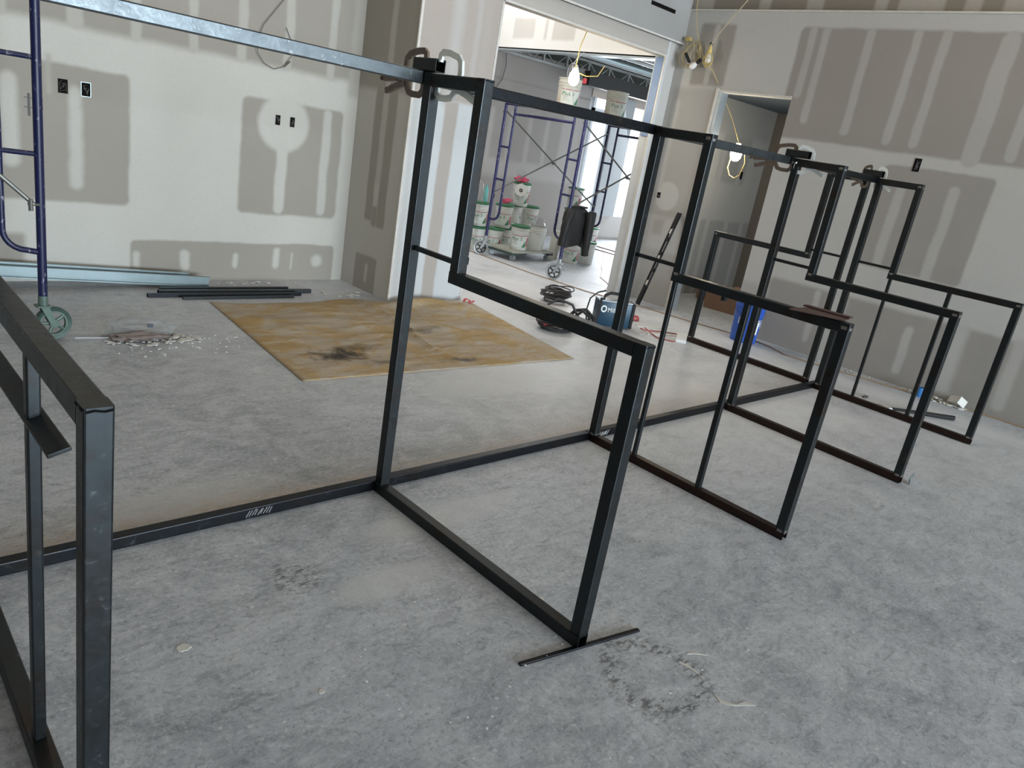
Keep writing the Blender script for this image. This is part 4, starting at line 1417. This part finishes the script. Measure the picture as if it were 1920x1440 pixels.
bulb('work_light', (4.63, 3.58, 2.33), 'lit bulb on a yellow cord hanging in the opening above the plank pails', 7, r=1.75)
bulb('work_light', (6.12, 2.28, 1.86), 'lit bulb hanging in the doorway in front of the store room', 9, r=1.9)
m = MB()
m.tube([(4.63, 3.58, 2.46), (4.50, 3.45, 2.60), (4.20, 3.02, 2.98), (4.05, 2.95, 3.4), (3.9, 2.9, 4.1)], .006, 6)
m.tube([(4.63, 3.58, 2.46), (4.75, 3.70, 2.40), (4.95, 3.70, 2.38), (5.2, 3.75, 2.42), (5.40, 3.85, 2.56)], .006, 6)
tag(m.build('light_cord', M_cordyel, smooth=True), 'yellow cord holding the lit lobby bulb and trailing right', 'cord')
m = MB()
m.tube([(6.12, 2.28, 1.96), (5.95, 2.34, 2.20), (5.68, 2.40, 2.46), (5.62, 2.50, 2.62), (5.60, 2.62, 2.70), (5.60, 2.80, 3.0), (5.63, 2.90, 3.25), (5.6, 2.9, 4.1)], .0032, 6)
tag(m.build('light_cord', M_cordyel, smooth=True), 'yellow cord from the corner down to the doorway bulb', 'cord')
m = MB()
pts = []
for i in range(22):
    a = 2 * PI * i / 22
    pts.append((6.10, 2.235 - .075 * math.cos(a) * (1 if 1 else 0) - .0, 1.74 - .17 * math.sin(a) * 1.0))
m.tube([(6.12, 2.28, 1.93), (6.11, 2.17, 1.88), (6.10, 2.13, 1.75), (6.10, 2.16, 1.62), (6.10, 2.22, 1.575), (6.10, 2.29, 1.60), (6.10, 2.335, 1.68), (6.11, 2.325, 1.80), (6.12, 2.30, 1.88)], .006, 6)
tag(m.build('cord_loop', M_cordyel, smooth=True), 'yellow loop of cord hanging below the doorway bulb', 'cord')
# corner coil of yellow cord with caged lamp
random.seed(11)
m = MB()
for k in range(6):
    rx, rz = random.uniform(.085, .15), random.uniform(.11, .15)
    cy, cz = 2.80 + random.uniform(-.05, .05), 2.77 + random.uniform(-.02, .03)
    ph = random.uniform(-.3, .3)
    pts = []
    for i in range(24):
        a = 2 * PI * i / 24
        pts.append((5.60 + .03 * math.sin(a + k), cy + rx * math.cos(a + ph) * (.75 if math.sin(a) > 0 else 1.1), cz + rz * math.sin(a)))
    m.tube(pts, .0034, 6, closed=True)
tag(m.build('cord_coil', M_cordtan2, smooth=True), 'tangled coil of yellow cord hung high in the room corner', 'cord')
m = MB().tube([(5.60, 2.60, 2.86), (5.3, 2.3, 2.96), (4.7, 1.7, 3.10), (3.9, 1.0, 3.4)], .0045, 6)
tag(m.build('light_cord', plain('pale_cord', (.62, .56, .42), .6), smooth=True), 'pale cord sloping up right from the corner lamp', 'cord')
lg = thing('caged_lamp', 'unlit bulb in a yellow wire cage beside the cord coil', 'lamp', (5.60, 2.585, 2.74))
MB().lathe([(0, -.05), (.018, -.045), (.032, -.028), (.035, -.005), (.028, .02), (.014, .045), (0, .05)], 18).build('bulb', M_bulboff, lg, smooth=True)
MB().lathe([(0, .14), (.010, .135), (.020, .10), (.023, .06), (.016, .045), (0, .045)], 14).build('socket', M_cordyel, lg, smooth=True)
MB().tube([(0, 0, .13), (0, .008, .165)], .008, 8).tube([(0, .02, .15), (0, -.012, .14)], .007, 8).build('hook', M_black, lg, smooth=True)
m = MB()
for k in range(8):
    a = PI * k / 4
    m.tube([(.022 * math.cos(a), .022 * math.sin(a), .06), (.052 * math.cos(a), .052 * math.sin(a), 0), (.050 * math.cos(a), .050 * math.sin(a), -.05), (.02 * math.cos(a), .02 * math.sin(a), -.085), (0, 0, -.09)], .0028, 5)
for z, r in ((0, .052), (-.045, .051)):
    m.tube([(r * math.cos(2 * PI * i / 20), r * math.sin(2 * PI * i / 20), z) for i in range(20)], .0028, 5, closed=True)
m.build('wire_cage', M_cordyel, lg, smooth=True)
e = bulb('hanging_lamp', (5.57, 2.73, 2.66), 'unlit white bulb tilted inside the corner cord coil', 0, M_bulboff)
e.rotation_euler = (.9, 0, 0)
o = tag(MB().box((-.012, -.016, -.06), (.012, .016, .06), .006).build('plug_connector', M_black, smooth=True), 'black cord connector dangling in the corner coil', 'plug')
o.location = (5.58, 2.84, 2.735)
o.rotation_euler = (-.7, 0, 0)
o = tag(MB().box((-.02, -.035, -.022), (.02, .035, .022), .01).build('plug_connector', M_cordyel, smooth=True), 'yellow plug end fixed above the corner coil', 'plug')
o.location = (5.62, 2.91, 2.93)

for (x, y, lab) in ((-1.2, 1.4, 'added warm fill bulb out of view, high over the left scaffold'), (1.3, 1.2, 'added warm fill bulb out of view, high over the drop cloth'), (3.6, -0.6, 'added warm fill bulb out of view, high over the far frames')):
    bulb('work_light', (x, y, 3.75), lab, 11)  # unseen bulbs added to warm the upper walls
# hanging control wires in the lobby
m = MB()
m.tube([(5.55, 4.35, 2.72), (5.52, 4.42, 2.64), (5.50, 4.46, 2.56), (5.49, 4.44, 2.44), (5.50, 4.40, 2.34), (5.52, 4.38, 2.20), (5.50, 4.32, 2.10)], .005, 6)
for k in range(3):
    m.tube([(5.50, 4.40 + (.06 + .012 * k) * math.cos(a) + .02 * k, 2.47 + (.10 + .008 * k) * math.sin(a)) for a in [2 * PI * i / 18 for i in range(18)]], .0045, 6, closed=True)
tag(m.build('hanging_wire', M_wirew, smooth=True), 'pale looped wire dangling from the bulkhead in the opening', 'wire')
m = MB()
m.tube([(5.50, 4.33, 2.57), (5.50, 4.27, 2.54), (5.50, 4.22, 2.46), (5.50, 4.215, 2.42)], .003, 6)
tag(m.build('hanging_wire', M_wire, smooth=True), 'thin wire ending in the red tag under the bulkhead', 'wire')
o = tag(MB().box((-.012, -.026, -.035), (.012, .026, .03), .008).build('warning_tag', M_redtape), 'small red tag hanging under the bulkhead', 'tag')
o.location = (5.50, 4.21, 2.39)
m = MB()
m.tube([(6.5, 6.97, 2.86), (6.38, 6.97, 2.70), (6.32, 6.97, 2.5), (6.38, 6.97, 2.32), (6.52, 6.97, 2.28), (6.62, 6.97, 2.42), (6.66, 6.97, 2.62), (6.62, 6.97, 2.84)], .006, 6)
tag(m.build('wire_loop', M_wire, smooth=True), 'dark wire loop hanging on the far lobby wall', 'wire')
# loop on left wall
m = MB()
m.tube([(1.52, 3.845, 2.6), (1.35, 3.84, 2.35), (1.18, 3.835, 2.12), (1.13, 3.83, 1.99), (1.14, 3.83, 1.90), (1.20, 3.83, 1.83), (1.29, 3.83, 1.80), (1.38, 3.83, 1.835), (1.44, 3.835, 1.93), (1.44, 3.84, 2.03), (1.38, 3.845, 2.14)], .0028, 6)
m.tube([(1.375, 3.828, 1.832), (1.425, 3.828, 1.885)], .006, 6)
tag(m.build('wire_loop', M_wire, smooth=True), 'thin grey wire loop hanging out of the left wall', 'wire')


# ------------------------------------------------------------------ openings, boxes and fittings on walls
def outlet(loc, w, h, axis, lab, rim=False, cat='outlet'):
    e = thing('outlet_box', lab, cat, loc, 0, 'electrical cutouts in the drywall')
    if axis == 'x':
        f = lambda a, b, c, d, e0, e1: MB().box((a, e0, c), (b, e1, d))
    else:
        f = lambda a, b, c, d, e0, e1: MB().box((e0, a, c), (e1, b, d))
    f(-w / 2, w / 2, -h / 2, h / 2, -.003, .0).build('cutout', M_void, e)
    random.seed(int(abs(loc[0] + loc[1]) * 1000))
    mw = MB()
    for k in range(3):
        q = [(random.uniform(-.35, .35) * w, random.uniform(-.4, .4) * h) for _ in range(4)]
        mw.tube([((a_, -.005, b_) if axis == 'x' else (-.005, a_, b_)) for a_, b_ in q], .0022, 5)
    mw.build('wire_bundle', M_cable, e)
    mt = M_galv if rim else M_bag
    m = MB()
    t_ = .0035 if rim else .0015
    for a, b, c, d in ((-w / 2 - t_, w / 2 + t_, h / 2, h / 2 + t_), (-w / 2 - t_, w / 2 + t_, -h / 2 - t_, -h / 2), (-w / 2 - t_, -w / 2, -h / 2, h / 2), (w / 2, w / 2 + t_, -h / 2, h / 2)):
        if axis == 'x':
            m.box((a, -.004, c), (b, 0, d))
        else:
            m.box((-.004, a, c), (0, b, d))
    m.build('rim', mt, e)
    return e


outlet((-0.265, 3.859, 1.41), .062, .095, 'x', 'black outlet cutout left of the metal rimmed one on the left wall')
outlet((-0.118, 3.859, 1.41), .058, .092, 'x', 'square cutout with bright metal rim on the left wall', True)
outlet((1.365, 3.859, 1.402), .042, .080, 'x', 'left cutout inside the white plaster circle')
outlet((1.500, 3.859, 1.402), .042, .080, 'x', 'right cutout inside the white plaster circle')
outlet((5.6595, 0.165, 1.965), .062, .115, 'y', 'tall black switch cutout on the right wall above the frames')
outlet((5.6595, 2.87, 1.245), .045, .062, 'y', 'small broken outlet cutout above the spirit level')
o = tag(MB().box((7.59, 3.015, 1.57), (7.64, 3.0195, 1.67)).build('switch_cutout', M_void), 'narrow black switch cutout inside the store room', 'outlet')
o = tag(MB().box((4.95, 2.979, 3.13), (5.38, 2.9845, 3.168), .001).build('linear_diffuser', M_void), 'black slot air diffuser high above the opening', 'vent')
m = MB()
m.box((-.006, -.010, -.075), (.006, 0, .075))
m.box((-.03, -.006, .043), (.085, -.002, .048))
m.box((-.03, -.006, -.020), (.085, -.002, -.015))
m.box((.078, -.006, -.020), (.082, -.002, .048))
o = tag(m.build('mounting_bracket', M_wire), 'thin black H shaped bracket on the left wall beside the scaffold leg', 'bracket')
o.location = (-0.475, 3.859, 1.255)
o = MB()
for z in (1.62, 1.50, 1.40, 1.30, 1.2):
    o.box((5.643, 2.404, z), (5.6465, 2.418, z + .03), .001)
tag(o.build('screw_holes', M_wire), 'row of rusty holes down the doorway edge bead', 'holes', kind='stuff')
m = MB()
for z in (.82, 1.02):
    m.box((5.653, 2.366, z), (5.6555, 2.384, z + .09), .001)
tag(m.build('stud_knockouts', M_void), 'two dark slots in the metal stud at the doorway edge', 'holes', kind='stuff')
e = thing('ceiling_sprinkler', 'small brass sprinkler head under the store room ceiling', 'sprinkler', (7.1, 2.2, 2.5))
MB().tube([(0, 0, 0), (0, 0, -.05)], .009, 8).build('stem', M_bulboff, e, smooth=True)
MB().lathe([(0, -.05), (.025, -.052), (.025, -.056), (0, -.058)], 12).build('deflector', M_bead, e, smooth=True)


# ------------------------------------------------------------------ debris and small tools
def chips(name, mat, cx, cy, rx, ry, n, smin, smax, lab, seed, th=.004, lift=.012):
    random.seed(seed)
    m = MB()
    for k in range(n):
        r = math.sqrt(random.random())
        a = random.uniform(0, 2 * PI)
        x, y = cx + rx * r * math.cos(a), cy + ry * r * math.sin(a)
        s = random.uniform(smin, smax)
        rot = Matrix.Translation((x, y, .003 + random.random() * lift * (1 - r))) @ Matrix.Rotation(random.uniform(0, 6), 4, 'Z') @ Matrix.Rotation(random.uniform(-.16, .16), 4, 'X')
        q = [(s * random.uniform(.6, 1) * math.cos(b), s * random.uniform(.4, .8) * math.sin(b), 0) for b in (0.2, 1.4, 2.6, 3.7, 5.1)]
        m.poly([rot @ Vector(p_) for p_ in q], th, (0, 0, 1))
    return tag(m.build(name, mat), lab, 'debris', kind='stuff')


chips('plaster_debris', M_paper, -.16, 2.30, .30, .10, 70, .010, .035, 'swept pile of pale plaster chips left of the drop cloth', 3)
chips('plaster_debris', M_bag, -.22, 2.36, .26, .08, 24, .02, .05, 'grey board scraps mixed in the swept pile', 5)
chips('plaster_debris', M_white, .0, 2.15, .45, .22, 50, .004, .014, 'tiny white crumbs scattered round the swept pile', 6, .003)
chips('plaster_debris', M_paper, 5.57, -.62, .07, .30, 60, .012, .035, 'pale plaster chips along the right wall base', 12, .006, .03)
chips('plaster_debris', M_paper, 5.55, .1, .06, .35, 26, .006, .02, 'thin line of plaster crumbs at the foot of the right wall', 13)
chips('plaster_debris', M_white, 1.2, 3.72, .5, .06, 22, .006, .025, 'white crumbs along the left wall base', 14)
chips('plaster_debris', M_paper, 1.80, 3.35, .22, .14, 14, .012, .04, 'paper scraps near the wing wall', 15)
chips('plaster_debris', M_white, 2.4, .62, 2.2, .5, 120, .003, .008, 'white specks scattered on the floor behind the frames', 16, .0015)
chips('plaster_debris', M_white, .2, -1.2, 1.4, .6, 70, .002, .006, 'white specks scattered on the foreground floor', 17, .0012)
chips('plaster_debris', M_white, 4.4, 1.9, .9, .7, 70, .004, .018, 'white crumbs on the floor round the welder', 18, .002)
for (x, y, r, sd, lab) in ((-1.07, -.61, .020, 3, 'flat dried plaster splash on the floor near the left frame'), (.09, -.99, .016, 5, 'pale dried plaster blob beside the foreground frame foot'),
                           (-.82, -.985, .010, 7, 'tiny pale plaster drop on the foreground floor')):
    random.seed(sd)
    m = MB().poly([(x + r * random.uniform(.8, 1.2) * math.cos(a), y + r * random.uniform(.7, 1.1) * math.sin(a), 0) for a in [2 * PI * i / 14 for i in range(14)]], .0015, (0, 0, 1))
    tag(m.build('plaster_splash', M_paper), lab, 'splash')
m = MB()
random.seed(40)
for path, wd in (([(.262, -1.50), (.275, -1.53), (.272, -1.57), (.262, -1.60)], .012), ([(.33, -1.49), (.36, -1.505), (.39, -1.535)], .007),
                 ([(.235, -1.66), (.222, -1.69), (.235, -1.715), (.255, -1.735), (.285, -1.745), (.31, -1.77)], .012)):
    L_, R_ = [], []
    for i, q in enumerate(path):
        k = wd * random.uniform(.35, 1.0) * (.6 if i in (0, len(path) - 1) else 1)
        L_.append((q[0] - k * .6, q[1] - k * .5, .0002))
        R_.append((q[0] + k * .6, q[1] + k * .5, .0002))
    for i in range(len(path) - 1):
        m.poly([L_[i], L_[i + 1], R_[i + 1], R_[i]], .0012, (0, 0, 1))
tag(m.build('plaster_drip', M_paper), 'thin white dried plaster drips on the foreground floor', 'splash', kind='stuff')

crumple('plastic_film', M_film, (-.20, 2.42, 0), (.20, .10, .055), 'crumpled clear film on the swept pile left of the drop cloth', 'film', 21, .5)
crumple('paper_bag', M_bag, (-.24, 2.33, 0), (.17, .07, .03), 'flattened brown grey paper bag under the clear film', 'bag', 23, .5).data.materials[0] = plain('brown_grey_paper', (.20, .165, .15), .8, 0, .3, 20)
o = tag(MB().lathe([(0, 0), (.019, 0), (.021, .004), (.021, .016), (.018, .018), (0, .018)], 18).build('bottle_cap', plain('navy_cap', (.03, .07, .16), .4), smooth=True), 'small navy bottle cap on the crumpled film', 'cap')
o.location = (-.135, 2.44, .05)
o = tag(MB().tube([(-.58, 2.42, .006), (-.40, 2.385, .006)], .006, 6).build('thin_rod', M_wirew, smooth=True), 'thin pale rod on the floor right of the green caster', 'rod')
# white board offcuts near the mirrored frame foot
for (x, y, rz, sx, sy, lab) in ((4.50, 1.40, .55, .16, .05, 'white box section offcut lying by the mirrored frame foot'), (4.42, 1.56, -.35, .20, .018, 'thin white strip behind the box section offcut'), (4.58, 1.80, -.5, .20, .03, 'pale board strip leading toward the red tape')):
    m = MB().box((-sx, -sy, 0), (sx, sy, .03 if sy > .04 else .008), .002)
    o = tag(m.build('board_offcut', M_white if sy > .04 else M_paper), lab, 'offcut', 'white board offcuts by the welder')
    o.location = (x, y, 0)
    o.rotation_euler = (0, 0, rz)
# hammer
hm = thing('hammer', 'black handled hammer lying on the floor behind the farthest frame', 'hammer', (4.575, -.56, .022), math.atan2(-.44, .50))
MB().tube([(.05, 0, 0), (.2, 0, 0), (.40, 0, .0), (.62, 0, 0)], [.011, .013, .018, .020], 12).build('handle', M_black, hm, smooth=True)
m = MB().tube([(.03, -.055, 0), (.03, -.02, 0), (.03, .02, 0)], [.022, .018, .016], 12)
m.tube([(.03, .02, 0), (.02, .05, .004), (-.01, .075, .01)], [.014, .010, .005], 8)
m.build('head', M_clampl, hm, smooth=True)
coil('wire_scrap', M_wire, (4.78, -.33, 0), .05, 3, .0025, 'small curl of dark wire behind the farthest frame base', 'wire', 31, .5, .012)
o = tag(MB().lathe([(0, 0), (.026, 0), (.030, .005), (.034, .085), (.030, .085), (.026, .01), (0, .01)], 18).build('paper_cup', plain('cup_blue', (.03, .15, .38), .5), smooth=True), 'small blue cup by the foot of the right wall', 'cup')
o.location = (5.50, -.53, 0)
m = MB()
m.box((-.075, -.055, 0), (.075, -.051, .085), 0)
m.box((-.075, .051, 0), (.075, .055, .085), 0)
m.box((-.075, -.055, 0), (.075, .055, .004), 0)
m.box((-.075, -.055, .0), (-.071, .055, .085), 0)
o = tag(m.build('paper_carton', M_paper), 'torn open white carton lying among chips at the right wall', 'carton')
o.location = (5.575, -.82, .014)
o.rotation_euler = (.55, .25, 1.0)
o.scale = (.8, .8, .85)
# small pallet scraps right of dolly
o = tag(MB().box((-.04, -.06, 0), (.04, .06, .42), .004).build('wood_block', M_pailold), 'upright white block with brown top right of the dolly', 'block')
o.location = (6.42, 5.05, 0)
m = MB()
for k in range(4):
    m.tube([(8.3 + .01 * k, 5.2 + .3 * k, .004), (8.35, 5.3 + .3 * k, .012), (8.3, 5.45 + .3 * k, .004)], .004, 5)
